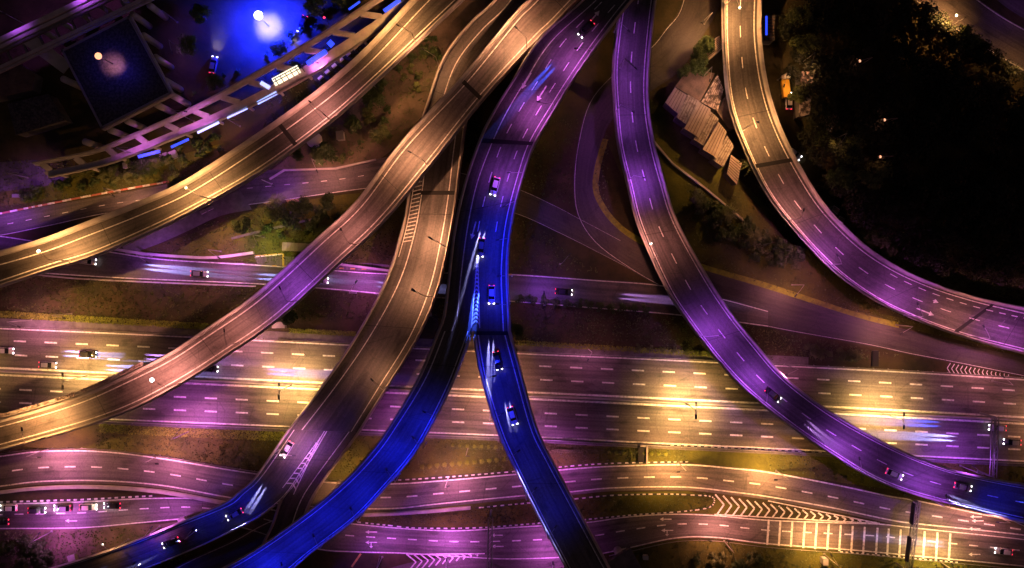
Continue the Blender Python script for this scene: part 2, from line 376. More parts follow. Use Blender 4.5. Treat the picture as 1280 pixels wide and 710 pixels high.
tag(b.build('arrow_marking', M['paint']), kind='structure')
# striped kerbs
def striped(pts, z0=0, seg=.9, m=('paint','paint_black'), w_=.3, h=.18):
    pp = [P(x, y, z0) for x, y in pts]; b = MB(); acc = 0; k = 0
    dense = []
    for a, c in zip(pp, pp[1:]):
        n = max(1, round((c-a).length/seg)); dense += [a.lerp(c, i/n) for i in range(n)]
    dense.append(pp[-1])
    for a, c in zip(dense, dense[1:]):
        d_ = c-a; 
        if d_.length < .05: continue
        b.box((a+c)/2+V((0,0,h/2)), (d_.length, w_, h), math.atan2(d_.y, d_.x), mi=k % 2); k += 1
    tag(b.build('kerb', [M[m[0]], M[m[1]]]), kind='structure')
def cpx(pts, n=6): return [(p[0], p[1]) for p in catmull(pts, n)]
striped(cpx([(447,652.5),(485,656.5),(523,660),(599,659.5),(665,654.5),(729,649.5),(792,643.5),(855,639),(886,634),(893,626),(888,620.5),(868,618.8),(830,617.5),(767,619),(713,624),(640,630.5),(594,635)]))
striped(cpx([(487,600.5),(548,597),(640,589.5),(713,582.5),(767,579),(860,577)]))
striped([(838,556.5),(1031,566)]); striped([(0,627.5),(101,624.5),(195,619.5)], w_=.4)
striped([(1050,689.5),(1142,698),(1200,703)], seg=.7)
striped(cpx([(-20,271),(30,261),(60,255),(127,242),(222,225)]), seg=2.0, m=('paint','red_kerb'), w_=.45)
striped(cpx([(-60,330),(60,345),(139,350.5),(320,358)]), seg=30, m=('concrete','concrete'), w_=.4)

# ------------------------------------------------------------ flyovers
def flyover(name, label, branches, mat_name='asphalt', group='flyovers of the interchange'):
    root = empty(name, branches[0]['road'].at(branches[0]['road'].len/2, .5) * 1, label, 'flyover', group)
    root.location.z = 0
    for br in branches:
        r = br['road']; pl = br.get('L', (0, None)); pr = br.get('R', (0, None)); asm = M[br.get('m', mat_name)]
        b = MB(); r.strip(b, lambda t: r.um(t,.45), lambda t: r.um(t,-.45), 0); b.build('road_surface', asm, root)
        # box girder under the road
        b = MB(); T = r.ts(0, None, 3); rings = []
        for t in T:
            a, c = r.at(t,0), r.at(t,1); ax = c-a; ax.z = 0; wd = ax.length; ax.normalize(); up = V((0,0,1))
            e = -.02 if 1 else 0
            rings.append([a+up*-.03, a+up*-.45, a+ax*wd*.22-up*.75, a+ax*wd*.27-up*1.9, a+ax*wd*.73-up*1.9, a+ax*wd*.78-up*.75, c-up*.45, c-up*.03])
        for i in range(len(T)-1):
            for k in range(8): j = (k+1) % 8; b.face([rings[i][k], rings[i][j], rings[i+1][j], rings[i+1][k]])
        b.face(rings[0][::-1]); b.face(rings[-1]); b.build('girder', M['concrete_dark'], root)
        base_prof = [(-.35,-.5),(-.35,.05),(0,.08),(.03,1.0),(.3,1.0),(.47,.25),(.47,.004),(.1,.004),(.1,-.5)]
        for side, rg in (('L', pl), ('R', pr)):
            if rg is None: continue
            ex = br.get('pw'+side, 0); prof = [(a_+(ex if k_ > 3 else 0), h_) for k_, (a_, h_) in enumerate(base_prof)]
            b = MB(); r.sweep(b, prof, side, rg[0], rg[1], 2); b.build('parapet', M['concrete'], root)
        lw = br.get('lw', .26)
        for side, m in (('L', br.get('eL', 1.5)), ('R', br.get('eR', -1.0))):
            if m is None: continue
            b = MB(); r.line(b, m, lw, .012, *(br.get('e'+side+'r', (0, None)))); b.build('edge_line', M[br.get('paint','paint')], root)
        for u, on, per, ph in br.get('dash', ()):
            t = br.get('d0', 0)+ph
            while t+on < (br.get('d1') or r.len):
                b = MB(); r.line(b, 0, .24, .014, t, t+on, u=u); b.build('lane_dash', M['paint'], root); t += per
        for (x, y) in br.get('joints', ()):
            t = r.near(x, y); b = MB(); r.strip(b, lambda t_: r.um(t_, .5), lambda t_: r.um(t_, -.5), .016, t-.55, t+.55); b.build('expansion_joint', M['joint'], root)
        # thin construction joints
        t = 9
        while t < r.len-3:
            b = MB(); r.strip(b, lambda t_: r.um(t_, .5), lambda t_: r.um(t_, -.5), .018, t-.05, t+.05); b.build('deck_seam', M['joint'], root); t += 31
        t = br.get('p0', 12)
        while t < r.len-4:
            c = r.at(t, .5); ok = not inside(c.x, c.y, 1.2)
            for dt in (4, -4, 8, -8):
                if ok: break
                c = r.at(t+dt, .5); ok = not inside(c.x, c.y, 1.2)
                if ok: t += dt
            if ok:
                b = MB(); d_ = r.dirn(t); an = math.atan2(d_.y, d_.x); top = c.z-1.95; wd = r.width(t)
                b.tube((c.x, c.y, -.3), (c.x, c.y, top-1.2), .9, .9, 14)
                b.box((c.x, c.y, top-.6), (2.0, wd*.62, 1.2), an)
                b.build('pier', M['concrete'], root)
            t += 32
    return root

A = Road([(-60,330,-50,372,10),(-20,320,-10,361,10),(50,300,65,336,10),(101,281,118,320,10),(170,254,190,289,10),(228,228,250,259,10),(304,180,328,214,10),(386,122,413,152,10),(447,71,475,97,10),(515,0,545,31,10),(560,-45,590,-12,10)])
FA = flyover('flyover', 'flyover curving in past the station walkway, one lane under golden light', [dict(road=A, pwL=.75, eL=3.2, eR=-1.3, joints=[(361,168)])])
Bq = Road([(-60,538,-50,574,9),(-25,531,-15,566,9),(40,514,52,548,10),(100,495,117,529,11),(152,472,172,508,12),(208,444,230,477,12),(254,414,279,446,12),(320,368,347,399,12),(396,299,425,328,12),(447,251,477,279,12),(502,178,535,210,12),(576,99,603,125,12),(640,21,672,50,12),(663,-2,695,28,12),(710,-55,742,-22,12)])
FB = flyover('flyover', 'long flyover climbing from the left edge over the motorway to the top centre', [dict(road=Bq, pwL=.3, eL=1.7, eR=-1.3, joints=[(588,112)])], 'asphalt_pale')
C1 = Road([(650,-45,700,-18,5),(619,0,668,22,5),(589,28,635,62,5),(556,71,605,100,5),(536,125,585,142,5.5),(518,185,577,190,6),(511,241,571,241,6),(501,294,562,297,6),(482,352,547,362,6),(447,418,522,422,6),(405,480,485,482,6),(361,537,449,540,6)])
E1 = Road([(361,537,407,539,6),(320,596,372,598,6),(298,616,352,624,6),(279,630,322,647,6),(216,657,279,669,5.5),(150,683,228,692,5),(76,707,160,718,4.5),(0,728,60,748,4),(-120,760,-80,790,3)])
C2 = Road([(407,539,449,540,6),(372,598,405,600,5.5),(352,624,388,628,5),(341,655,377,658,4.5),(328,682,368,690,4),(318,715,362,720,3)])
FC = flyover('flyover', 'low flyover passing beneath the long one, forking in two near the bottom left', [
    dict(road=C1, eL=3.4, eR=-2.1, joints=[(540,240)], p0=20),
    dict(road=E1, R=(E1.near(325,635), None), eL=1.4, eR=-.3, p0=40),
    dict(road=C2, L=(C2.near(370,627), None), eL=.3, eR=-2.6, p0=60)], 'asphalt')
D0 = Road([(770,-45,832,-42,17),(729,0,790,0,17),(673,51,749,53,17),(640,103,718,97,17),(620,135,695,134,17),(601,172,670,177,17),(581,231,656,213,17),(568,289,640,276,17),(560,357,634,332,17),(555,395,636,392,17),(548,414,637,414,17)])
D1 = Road([(548,414,590,414,17),(523,474,566,478,17),(485,537,538,534,17),(462,568,516,570,16.5),(429,603,485,606,16),(383,642,447,646,16),(320,687,390,690,15.5),(270,715,340,730,15),(200,750,260,770,15),(40,830,90,860,14)])
D2 = Road([(592,414,637,414,17),(601,467,652,470,17),(622,537,671,537,17),(640,578,691,578,16),(675,649,729,649,15),(706,707,760,707,14),(730,755,785,752,13),(790,900,842,895,12)])
tD = D0.near(597,414)
FD = flyover('flyover', 'topmost flyover sweeping down from the top centre and splitting in two at the middle', [
    dict(road=D0, eL=3.2, eR=-1.5, dash=((.42,2.6,6.2,0),(.74,2.6,6.2,1)), d1=D0.near(597,300), joints=[(632,178)], p0=30),
    dict(road=D1, R=(1.5, None), eL=1.6, eR=-1.0, p0=24),
    dict(road=D2, L=(1.5, None), eL=1.0, eR=-1.4, joints=[(616,415)], p0=20)], 'asphalt')
G = Road([(790,-50,828,-50,9),(777,0,819,0,9),(767,76,811,76,9),(768,127,810,127,9),(773,180,817,178,9),(785,231,830,228,9),(799,284,846,277,9),(833,360,883,345,9),(861,403,911,388,9),(894,446,944,430,9),(932,487,980,471,9),(985,530,1030,510,9),(1036,565,1085,543,9),(1087,596,1140,570,8.5),(1137,616,1190,588,8),(1201,633,1245,600,8),(1280,652,1300,609,7.5),(1360,668,1370,622,7)])
FG = flyover('flyover', 'purple flyover curving from the top centre down to the right edge over the motorway', [dict(road=G, eL=1.0, eR=-1.0, dash=((.5,2.9,7.6,1),), lw=.22, p0=16)], 'asphalt')
Hh = Road([(905,-50,955,-50,7),(904,0,951,0,7),(905,60,951,52,7),(911,125,960,112,7),(927,176,979,168,7),(958,240,1011,228,7),(993,286,1040,268,7),(1036,332,1082,308,7),(1074,362,1125,336,7),(1112,384,1172,357,7),(1163,406,1221,372,6.5),(1216,424,1262,381,6),(1280,441,1300,388,5.5),(1360,462,1370,402,5)])
FH = flyover('flyover', 'golden two-lane flyover curving round the dark wood to the right edge', [dict(road=Hh, pwR=.4, eL=1.0, eR=-1.6, dash=((.46,2.9,8.0,1),), lw=.26, joints=[(965,208),(1220,397)], p0=26)], 'asphalt')
t = Hh.near(1100,350)
while t+2 < Hh.len:
    b = MB(); Hh.line(b, 0, .24, .02, t, t+2, u=.76); b.build('lane_dash', M['paint'], FH); t += 3.9
zz = Hh.at(Hh.near(1160,385), .5).z+.02
for x, y, a, ln_, z_, rt_ in [(1161,373,-24,4.4,zz,FH),(1155,389,-22,4.4,zz,FH),(658,101,240,3.6,17.03,FD),(677,117,238,3.6,17.03,FD),(742,22,50,3.6,17.03,FD),(592,288,255,3.6,17.03,FD)]:
    b = MB(); arrow(b, x, y, R(a), ln_, z_, sc_=1.25); b.build('arrow_marking', M['paint'], rt_)
# chevrons on the forks
def fork(parent, a, c, n, hw0, hw1, wd, z, tip):
    a, c = V((*a,0)), V((*c,0)); d_ = (c-a).normalized(); n_ = V((-d_.y, d_.x, 0))
    for k in range(n):
        f = k/n; p = a.lerp(c, f); hw = hw0+(hw1-hw0)*f; b = MB(); ap = p-d_*hw*tip
        for s_ in (1,-1): e = p+n_*hw*s_+d_*.5; px_line(b, (ap.x,ap.y), (e.x,e.y), wd, z+(.003 if s_ > 0 else 0))
        b.build('chevron', M['paint'], parent)
    b = MB()
    for s_ in (1,-1): e = c+n_*hw1*s_; px_line(b, (a.x,a.y), (e.x,e.y), .2, z+.006)
    b.build('gore_line', M['paint'], parent)
fork(FD, (597,318), (594.5,410), 18, .8, 5.2, .32, 17.03, .9)
fork(FC, (400,548), (360,614), 10, 1, 8, .3, 6.03, .5)
# ladder hatching on the shoulder of the low flyover
b = MB()
for k in range(16):
    t = C1.near(519,226)+k*1.05; px = C1.at(t, C1.um(t,.9), .02); q = C1.at(t-.6, C1.um(t,3.1), .02)
    dd = (q-px).normalized(); n_ = V((-dd.y, dd.x, 0))*.12; b.face([px+n_, px-n_, q-n_, q+n_])
tt = C1.near(519,226); C1.line(b, 1.0, .2, .02, tt-1, tt+20)
b.build('ladder_marking', M['paint'], FC)

# ------------------------------------------------------------ lamps
COL = dict(gold=(1,.45,.15), pink=(1,.28,.55), pool=(1,.56,.17), amber=(1,.42,.20), rose=(1,.34,.27), purple=(.85,.17,.95), violet=(.50,.10,1), blue=(.004,.012,1), navy=(.004,.008,.9), white=(1,.80,.40), green=(.9,.85,.2))
NL = [0]
def spot(parent, loc, col, pw, size=150, blend=.75, rad=.25, rot=(0,0,0), name='light'):
    l = bpy.data.lights.new(name, 'SPOT'); l.energy = pw; l.color = COL[col] if isinstance(col, str) else col
    l.spot_size = R(size); l.spot_blend = blend; l.shadow_soft_size = rad
    o = bpy.data.objects.new(name, l); C.objects.link(o); o.location = loc; o.rotation_euler = rot
    if parent: o.parent = parent; o.location = V(loc)-parent.location
    return o
def lamp(bx, by, hx, hy, z0, h, col, pw, label, lit=False, size=None, group='street lamps along the roads', glow='glow_warm'):
    base = P(bx, by, z0); head = P(hx, hy, z0+h)
    size = size or (114 if col in ('blue','navy') else 148 if z0 > 5.5 and col in ('purple','violet') else 154 if z0 > 5.5 else 150)
    hd = V((head.x-base.x, head.y-base.y, 0))
    if hd.length > 3.6: hd = hd.normalized()*3.6
    if hd.length < .5: hd = V((.5,0,0))
    head = base + hd + V((0,0,h))
    root = empty('street_lamp', base, label, 'street lamp', group)
    top = base+V((0,0,h-.5))
    b = MB(); b.tube(base, top, .13, .08); b.box(base+V((0,0,.15)), (.4,.4,.3)); b.build('pole', M['steel'], root)
    b = MB(); b.tube(top, top.lerp(head, .5)+V((0,0,.22)), .06, .055); b.tube(top.lerp(head,.5)+V((0,0,.22)), head, .055, .05); b.build('arm', M['steel'], root)
    an = math.atan2(hd.y, hd.x)
    b = MB(); b.box(head+V((0,0,.02)), (.95,.38,.16), an, taper=.8); hdo = b.build('lamp_head', M['lamp_off' if lit else 'dark_steel'], root)
    b = MB()
    if lit: b.sphere(head-V((0,0,.05)), .42 if lit is True else lit, .6)
    else: b.box(head-V((0,0,.1)), (.6,.28,.06), an)
    b.build('lens', M[glow], hdo)
    spot(root, head-V((0,0,.45 if lit else .2)), col, pw, size)
    return root
K = 1.0
L_ = lamp
# flyover at top left; its last lamp is added for golden light
L_(88,326, 48,314, 10, 9, 'gold', 12000*K, 'lit street lamp on the golden flyover nearest the left edge', True)
L_(268,250, 228,232, 10, 9, 'gold', 12000*K, 'lit street lamp on the golden flyover above the striped kerb', .3)
L_(413,150, 385,125, 10, 9, 'rose', 7000*K, 'unglazed street lamp at the dark joint of the top left flyover')
L_(520,55, 495,30, 10, 9, 'gold', 11000*K, 'added street lamp high on the top left flyover where it leaves the picture')
# long flyover; the left-edge and frontage-road lamps are added for colour
L_(228,478, 188,474, 12, 9, 'rose', 9000*K, 'lit street lamp on the long flyover just above the motorway', .5, glow='glow_white')
L_(60,545, 25,520, 10, 9, 'gold', 15000*K, 'added street lamp on the long flyover at the left edge of the picture')
L_(372,376, 345,350, 12, 9, 'violet', 3500*K, 'added dark street lamp on the long flyover over the frontage road')
L_(534,207, 509,188, 12, 9, 'amber', 8500*K, 'street lamp on the long flyover just above the low flyover')
L_(658,62, 644,33, 12, 9, 'amber', 11000*K, 'street lamp on the long flyover squeezed beside the topmost one')
# low flyover; the lamps over the motorway and before the fork are added
L_(549,84, 528,61, 5, 9, 'amber', 3500*K, 'street lamp leaning from the low flyover over the bare slope')
L_(558,309, 537,297, 6, 9, 'amber', 8500*K, 'street lamp on the right edge of the low flyover near the ladder marks')
L_(485,482, 460,470, 6, 8, 'amber', 2200*K, 'added street lamp on the low flyover over the motorway')
L_(349,562, 381,556, 6, 8, 'amber', 2500*K, 'added street lamp at the left wall of the low flyover before its fork')
# topmost flyover and branches; all but the pale-armed lamp added for coloured light
L_(735,75, 712,60, 17, 8, 'purple', 3000*K, 'added street lamp on the topmost flyover beside the painted arrow', size=122)
L_(690,140, 667,126, 17, 8, 'purple', 3200*K, 'added street lamp on the topmost flyover above its dark joint', size=122)
L_(655,222, 630,216, 17, 8, 'violet', 2500*K, 'added street lamp on the topmost flyover just below its dark joint', size=122)
L_(638,300, 622,300, 17, 8, 'blue', 2856*K, 'added street lamp on the topmost flyover where the deck turns blue')
L_(637,380, 622,380, 17, 8, 'blue', 2720*K, 'added street lamp by the chevrons where the topmost flyover splits')
L_(549,513, 530,515, 17, 8, 'blue', 500*K, 'street lamp with pale arm on the left branch of the split flyover')
L_(500,592, 480,582, 16.5, 8, 'blue', 4080*K, 'added street lamp on the left blue branch above the grass verge')
L_(410,672, 388,660, 16, 8, 'blue', 3400*K, 'added street lamp on the left blue branch above the service road')
L_(330,735, 312,722, 15, 8, 'blue', 5440*K, 'added street lamp on the left blue branch at the bottom edge')
L_(603,470, 618,470, 17, 8, 'blue', 2584*K, 'added street lamp on the right blue branch above the motorway')
L_(634,566, 648,564, 16.5, 8, 'blue', 1768*K, 'added street lamp on the right blue branch above the grass verge')
L_(682,660, 696,656, 15, 8, 'blue', 816*K, 'added street lamp on the right blue branch near the bottom edge')
L_(290,642, 310,625, 6, 7, 'blue', 1224*K, 'added street lamp on the lowest left branch above the car queue')
L_(360,560, 372,570, 6, 7, 'violet', 2500*K, 'added street lamp at the chevrons of the low flyover fork')
L_(175,705, 182,684, 5, 7, 'blue', 1700*K, 'added street lamp on the lowest left branch at the bottom edge')
L_(533,553, 515,545, 17, 8, 'blue', 2856*K, 'added street lamp on the left blue branch at the lower motorway edge')  # extra lamps from here on, added to even out the coloured light
L_(455,640, 436,630, 16.3, 8, 'blue', 4080*K, 'added street lamp on the left blue branch above the slip road')
L_(368,707, 350,693, 15.5, 8, 'blue', 3060*K, 'added street lamp on the left blue branch over the fork of the lowest one')
L_(613,518, 628,517, 17, 8, 'blue', 1768*K, 'added street lamp on the left wall of the right blue branch at the lower carriageway')
L_(657,614, 670,610, 16, 8, 'blue', 1020*K, 'added street lamp on the left wall of the right blue branch above the slip road')
L_(245,663, 252,648, 6, 7, 'blue', 1020*K, 'added street lamp on the lowest left branch where it crosses the service road')
L_(640,345, 624,345, 17, 8, 'blue', 2380*K, 'added street lamp on the topmost flyover at the first chevrons')
L_(645,255, 630,258, 17, 8, 'blue', 1700*K, 'added street lamp on the topmost flyover where violet turns to blue')
L_(300,428, 280,412, 12, 9, 'rose', 4000*K, 'added street lamp on the long flyover above the motorway hedge')
L_(445,306, 425,285, 12, 9, 'rose', 3500*K, 'added street lamp on the long flyover above the grass of the bus shelter')
L_(538,370, 515,362, 6, 9, 'amber', 5500*K, 'added street lamp on the right edge of the low flyover above the frontage road')
L_(775,85, 795,85, 9, 8, 'violet', 1300*K, 'added street lamp on the purple flyover beside the loop road entry', size=122)
# purple flyover; several lamps are added for its violet and blue light
L_(767,40, 788,40, 9, 8, 'violet', 1000*K, 'added street lamp on the purple flyover at the top edge', size=122)
L_(770,140, 792,140, 9, 8, 'violet', 1700*K, 'added street lamp on the straight upper part of the purple flyover', size=122)
L_(786,225, 805,222, 9, 8, 'violet', 3800*K, 'street lamp on the purple flyover beside the loop road', size=122)
L_(815,322, 797,276, 9, 8, 'rose', 3500*K, 'lit street lamp on the purple flyover over the yellow shoulder', .28, glow='glow_white')
L_(873,418, 901,449-30, 9, 8, 'violet', 4200*K, 'street lamp on the purple flyover over the frontage road')
L_(945,497, 960,475, 9, 8, 'violet', 4200*K, 'added street lamp on the purple flyover at the motorway edge')
L_(1059,581, 1072,560, 9, 8, 'violet', 4800*K, 'street lamp on the purple flyover over the grass by the slip road')
L_(1165,625, 1178,602, 8, 8, 'violet', 4200*K, 'added street lamp on the purple flyover above the road gantry')
L_(1260,648, 1268,625, 8, 8, 'blue', 1768*K, 'added street lamp on the purple flyover at the right edge')
# golden flyover at right; some lamps are added to tint the deck
L_(905,10, 925,10, 7, 9, 'gold', 11000*K, 'lit street lamp on the right flyover at the top edge', .3)
L_(929,162, 945,153, 7, 9, 'gold', 11000*K, 'lit street lamp on the right flyover beside the metal sheds', .2)
L_(985,276, 1005,262, 7, 9, 'rose', 4200*K, 'added street lamp on the right flyover below its dark joint')
L_(1033,331, 1047,319, 7, 9, 'purple', 4000*K, 'street lamp on the right flyover where the deck turns purple')
L_(1130,394, 1145,375, 7, 9, 'purple', 4200*K, 'added street lamp on the right flyover beside the white arrows')
L_(1210,420, 1225,400, 6.5, 9, 'rose', 3500*K, 'street lamp on the right flyover at its last dark joint')
L_(1275,436, 1285,415, 6, 9, 'purple', 3500*K, 'added street lamp on the right flyover at the right edge')
# double lamps in the motorway median
def twin(x, col, pw, label, col2=None):
    t = HW.near(x, 355+.0); c = HW.at(t, .502); 
    # find t by x
    best = min(range(len(HW.s)), key=lambda i: abs(HW.L[i].x-(x-640)*H/F)); c = HW.at(HW.s[best], .502)
    root = empty('median_lamp', c, label, 'street lamp', 'twin street lamps in the motorway median')
    b = MB(); b.tube(c, c+V((0,0,11)), .16, .09); b.box(c+V((0,0,.3)), (.5,.5,.6)); b.build('pole', M['steel'], root)
    for s_ in (1,-1):
        hd = c+V((0,1.6*s_,11.3))
        b = MB(); b.tube(c+V((0,0,11)), hd, .06); b.build('arm', M['steel'], root)
        b = MB(); b.box(hd, (.5,1.1,.2), 0, taper=.8); hdo = b.build('lamp_head', M['dark_steel'], root)
        b = MB(); b.box(hd-V((0,0,.13)), (.35,.8,.06)); b.build('lens', M['glow_warm'], hdo)
        spot(root, hd-V((0,0,.25)), col, pw*.62, 134 if col == 'pool' else 150, .9, .3)
twin(112, 'pool', 17000*K, 'twin-armed lamp in the motorway median left of the long flyover')
twin(-60, 'pool', 14000*K, 'twin-armed lamp in the motorway median beyond the left edge')
twin(365, 'pool', 22000*K, 'twin-armed lamp in the motorway median between the long and low flyovers')
twin(612, 'amber', 10000*K, 'twin-armed lamp in the motorway median hidden below the blue branches')
twin(855, 'pool', 24000*K, 'twin-armed lamp in the motorway median left of the purple flyover')
twin(1098, 'pool', 22000*K, 'twin-armed lamp in the motorway median right of the purple flyover')
twin(1340, 'amber', 18000*K, 'twin-armed lamp in the motorway median beyond the right edge')
# added purple and pink lamps at the motorway edges, to colour the lanes
for x, y, col, pw, lb in [(235,540,'purple',6500,'added motorway edge lamp on the grass under the long flyover'),(640,553,'purple',3000,'added motorway edge lamp between the two blue branches'),(735,436,'pink',1500,'added motorway edge lamp at the drain right of the blue branches'),
        (40,400,'pink',6000,'added motorway edge lamp in the hedge at the left edge'),(500,547,'purple',3500,'added motorway edge lamp left of the left blue branch'),(300,417,'pink',4500,'added motorway edge lamp at the drain beside the long flyover'),(1200,582,'violet',4500,'added motorway edge lamp beside the purple flyover at lower right'),(980,456,'pink',2500,'added motorway edge lamp below the round trees')]:
    L_(x, y, x, y+(-14 if y > 500 else 14), 0, 10, col, pw*K, lb, group='motorway edge lamps')
# slip road, service road; most lamps here are added for tint and brightness
for x, y, hx, hy, col, pw, lb in [(60,561,60,572,'pink',10000,'added slip road lamp on the verge below the long flyover'),(200,569,200,580,'pink',8750,'added slip road lamp on the verge left of the lowest branch'),
        (585,560,583,572,'gold',3500,'added verge lamp above the row of clipped shrubs'),(300,398,300,405,'gold',1800,'added verge lamp in the long yellow-green hedge'),(90,392,90,400,'gold',2200,'added verge lamp in the hedge near the left edge'),(425,600,428,612,'amber',5000,'added slip road lamp in the gap between the two left branches'),(560,598,560,608,'pink',8125,'added slip road lamp behind the row of round shrubs'),(690,585,690,595,'purple',6500,'added slip road lamp just right of the right blue branch'),
        (848,578,848,590,'gold',15000,'slip road lamp above the tip of the grass island'),(970,588,970,600,'gold',15000,'slip road lamp above the start of the chevron marking'),(1235,640,1235,652,'rose',8000,'added slip road lamp near the right edge'),
        (65,664,65,650,'purple',7500,'added service road lamp beside the queue of cars'),(200,658,200,646,'purple',3500,'added service road lamp ahead of the queue of cars'),(560,700,560,685,'purple',6500,'added service road lamp at the lower chevron marking'),(478,696,478,684,'purple',3000,'added service road lamp left of the lower chevron marking'),
        (690,704,690,690,'purple',4500,'added service road lamp below the right blue branch'),(905,676,905,665,'rose',8000,'added service road lamp below the chevron marking'),(1030,692,1030,680,'gold',13000,'service road lamp below the white cross bars'),(1175,702,1178,690,'pool',13000,'service road lamp right of the tall gantry')]:
    L_(x, y, hx, hy, 0, 9, col, pw*K, lb, group='lamps along the slip and service roads')
L_(161,674, 128,681, 0, 9, 'amber', 1500*K, 'lit slanting lamp on the verge beside the lowest branch', .25, glow='glow_white')
# frontage road and the rest; all but the guard-wall lamp added for tint
for x, y, hx, hy, col, pw, lb in [(20,343,20,325,'violet',6000,'added frontage road lamp under the top left flyover'),(190,320,190,332,'violet',3000,'added frontage road lamp where the light trails begin'),(276,314,279,326,'purple',3500,'frontage road lamp beside the guard wall'),
        (445,366,445,352,'purple',3500,'added frontage road lamp between the long and low flyovers'),(680,381,680,366,'violet',1800,'added frontage road lamp right of the topmost flyover'),(860,397,862,382,'purple',2800,'added frontage road lamp below the purple flyover'),
        (990,356,990,375,'rose',2500,'added loop road lamp beyond the yellow shoulder'),(1120,406,1120,420,'rose',3000,'added loop road lamp at the end of the yellow shoulder'),(1240,476,1240,460,'rose',2500,'added frontage road lamp near the right edge'),(845,300,838,312,'amber',1500,'added loop road lamp beneath the purple flyover'),
        (-10,262,-5,275,'violet',3000,'added side road lamp at the left edge'),(150,240,152,252,'amber',3000,'added side road lamp above the striped kerb'),(400,205,400,222,'rose',2600,'added side road lamp on the bare slope'),(880,30,865,40,'amber',2200,'added loop road lamp at the top edge'),(700,330,712,318,'amber',300,'added link road lamp in the dark grass'),
        (330,296,322,306,'green',2200,'added low lamp on the grass behind the bus shelter'),(470,110,455,104,'amber',2600,'added lamp on the bare slope between two flyovers'),(340,230,350,236,'violet',1500,'added lamp on the corner of the side road below the joint')]:
    L_(x, y, hx, hy, 0, 8.5, col, pw*K, lb, group='lamps along the frontage and loop roads')
L_(875,100, 885,112, 0, 12, (1,.5,.42), 1500*K, 'added tall lamp between the metal sheds')  # added to light the shed roofs
L_(1000,80, 1006,100, 0, 10, 'amber', 1200*K, 'added lamp beside the ragged pale roof')  # added to pick out the ragged roof
L_(1040,175, 1050,180, 0, 9, 'amber', 250*K, 'added lamp among the trees right of the golden flyover')  # added for a little light among the trees
L_(1186,34, 1179,20, 0, 9, 'gold', 10000*K, 'lit lamp on the far golden road at top right', .35, size=120)
L_(1270,92, 1275,78, 0, 9, 'gold', 1500*K, 'added lamp on the far golden road at the right edge')  # added gold light for the far road
L_(1290,8, 1285,-2, 0, 9, 'violet', 300*K, 'added lamp on the farthest road at the top right corner')  # added violet light for the corner road
for x, y, lb in [(1062,80,'tiny lit lamp in the upper part of the dark wood'),(1092,152,'tiny lit lamp in the middle of the dark wood'),(1087,197,'tiny pinkish lamp in the dark wood above the right flyover')]:
    L_(x+6, y+6, x, y, 0, 10, 'rose', 60, lb, .35, glow='glow_peach', group='lamps in the wood')
# floodlights at the station
def flood(x, y, z0, h, r, col, pw, m, label, sp, core, pc):
    base = P(x, y, z0); top = V((base.x, base.y, z0+h))
    root = empty('floodlight_mast', base, label, 'floodlight', 'station floodlights')
    b = MB(); b.tube(base, top, .16, .1); b.build('pole', M['dark_steel'], root)
    b = MB(); b.sphere(top+V((0,0,.3)), r, .7, 16); b.build('globe', M[m], root, True)
    spot(root, top-V((0,0,r*.7+.2)), col, pw, 165, .6, .6)
    spot(root, top-V((0,0,r*.7+.25)), core, pc, sp, 1, .5)
flood(336,33, 0, 7.5, 1.1, (.004,.010,1), 210000, 'glow_white', 'blazing white globe floodlight in the blue courtyard', 75, (1,.9,.6), 20000)
flood(141,80, 10, 6, .85, (.02,.02,1), 550, 'glow_peach', 'peach globe floodlight on the dark station roof', 75, (1,.34,.38), 2200)
for x, y, hx, hy, h_, col, pw, lb in [(178,196,170,184,13,'purple',1700,'added station lamp beside the columns below the hall'),(243,152,236,140,13,'purple',1600,'added station lamp at the corner column of the hall'),(228,62,215,66,8,'violet',500,'added station lamp between the hall and the blue courtyard'),
        (40,35,48,40,15,'violet',1700,'added tall station lamp over the guideway at the left'),(120,0,125,5,15,'violet',2400,'added tall station lamp over the guideway at the top'),(35,222,40,215,8,'violet',900,'added station lamp on the forecourt'),(222,28,214,30,9,'violet',500,'added station lamp by the guideway columns'),
        (300,158,296,150,9,'purple',700,'added lamp under the middle of the raised walkway'),(400,88,396,78,9,'purple',1600,'added lamp under the right part of the raised walkway')]:
    lamp(x, y, hx, hy, 0, h_, col, pw, lb, group='added station lamps', size=125)  # added lamps that tint the station, guideway and walkway
# ------------------------------------------------------------ station and walkway at top left
root = empty('station_building', P(160,110,0), 'station hall with dark flat roof raised on round columns', 'station')
q = [P(x, y, 10) for x, y in [(76,63),(162,19),(215.5,117),(127,162)]]
b = MB(); b.prism([(p.x,p.y) for p in q], 8.4, 9.6); b.build('fascia', M['concrete'], root)
cx = sum((p for p in q), V((0,0,0)))/4
b = MB(); q2 = [cx+(p-cx)*.955 for p in q]; b.prism([(p.x,p.y) for p in q2], 9.6, 10.02); b.build('roof', M['roof_dark'], root)
b = MB()
for i in range(4):
    a, c = q[i]+V((0,0,.0)), q[(i+1)%4]; d_ = c-a; mid = (a+c)/2+ (cx-(a+c)/2).normalized()*.35
    b.box((mid.x, mid.y, 9.95), (d_.length, .5, .7), math.atan2(d_.y, d_.x))
b.build('roof_rim', M['steel'], root)
for x, y in [(160,171),(180,160),(216,141),(235,130),(214,84),(187,33),(207,22),(200,58),(226,112),(130,185),(104,110)]:
    p = P(x, y, 0); b = MB(); b.tube((p.x,p.y,0), (p.x,p.y,8.4), .85, .85, 16); b.build('column', M['concrete'], root, True)
b = MB(); qq = [P(x, y, 10) for x, y in [(24,54),(44,45),(84,84),(84,90)]]
ln = P(35,50,9.5), P(85,86,7.5)
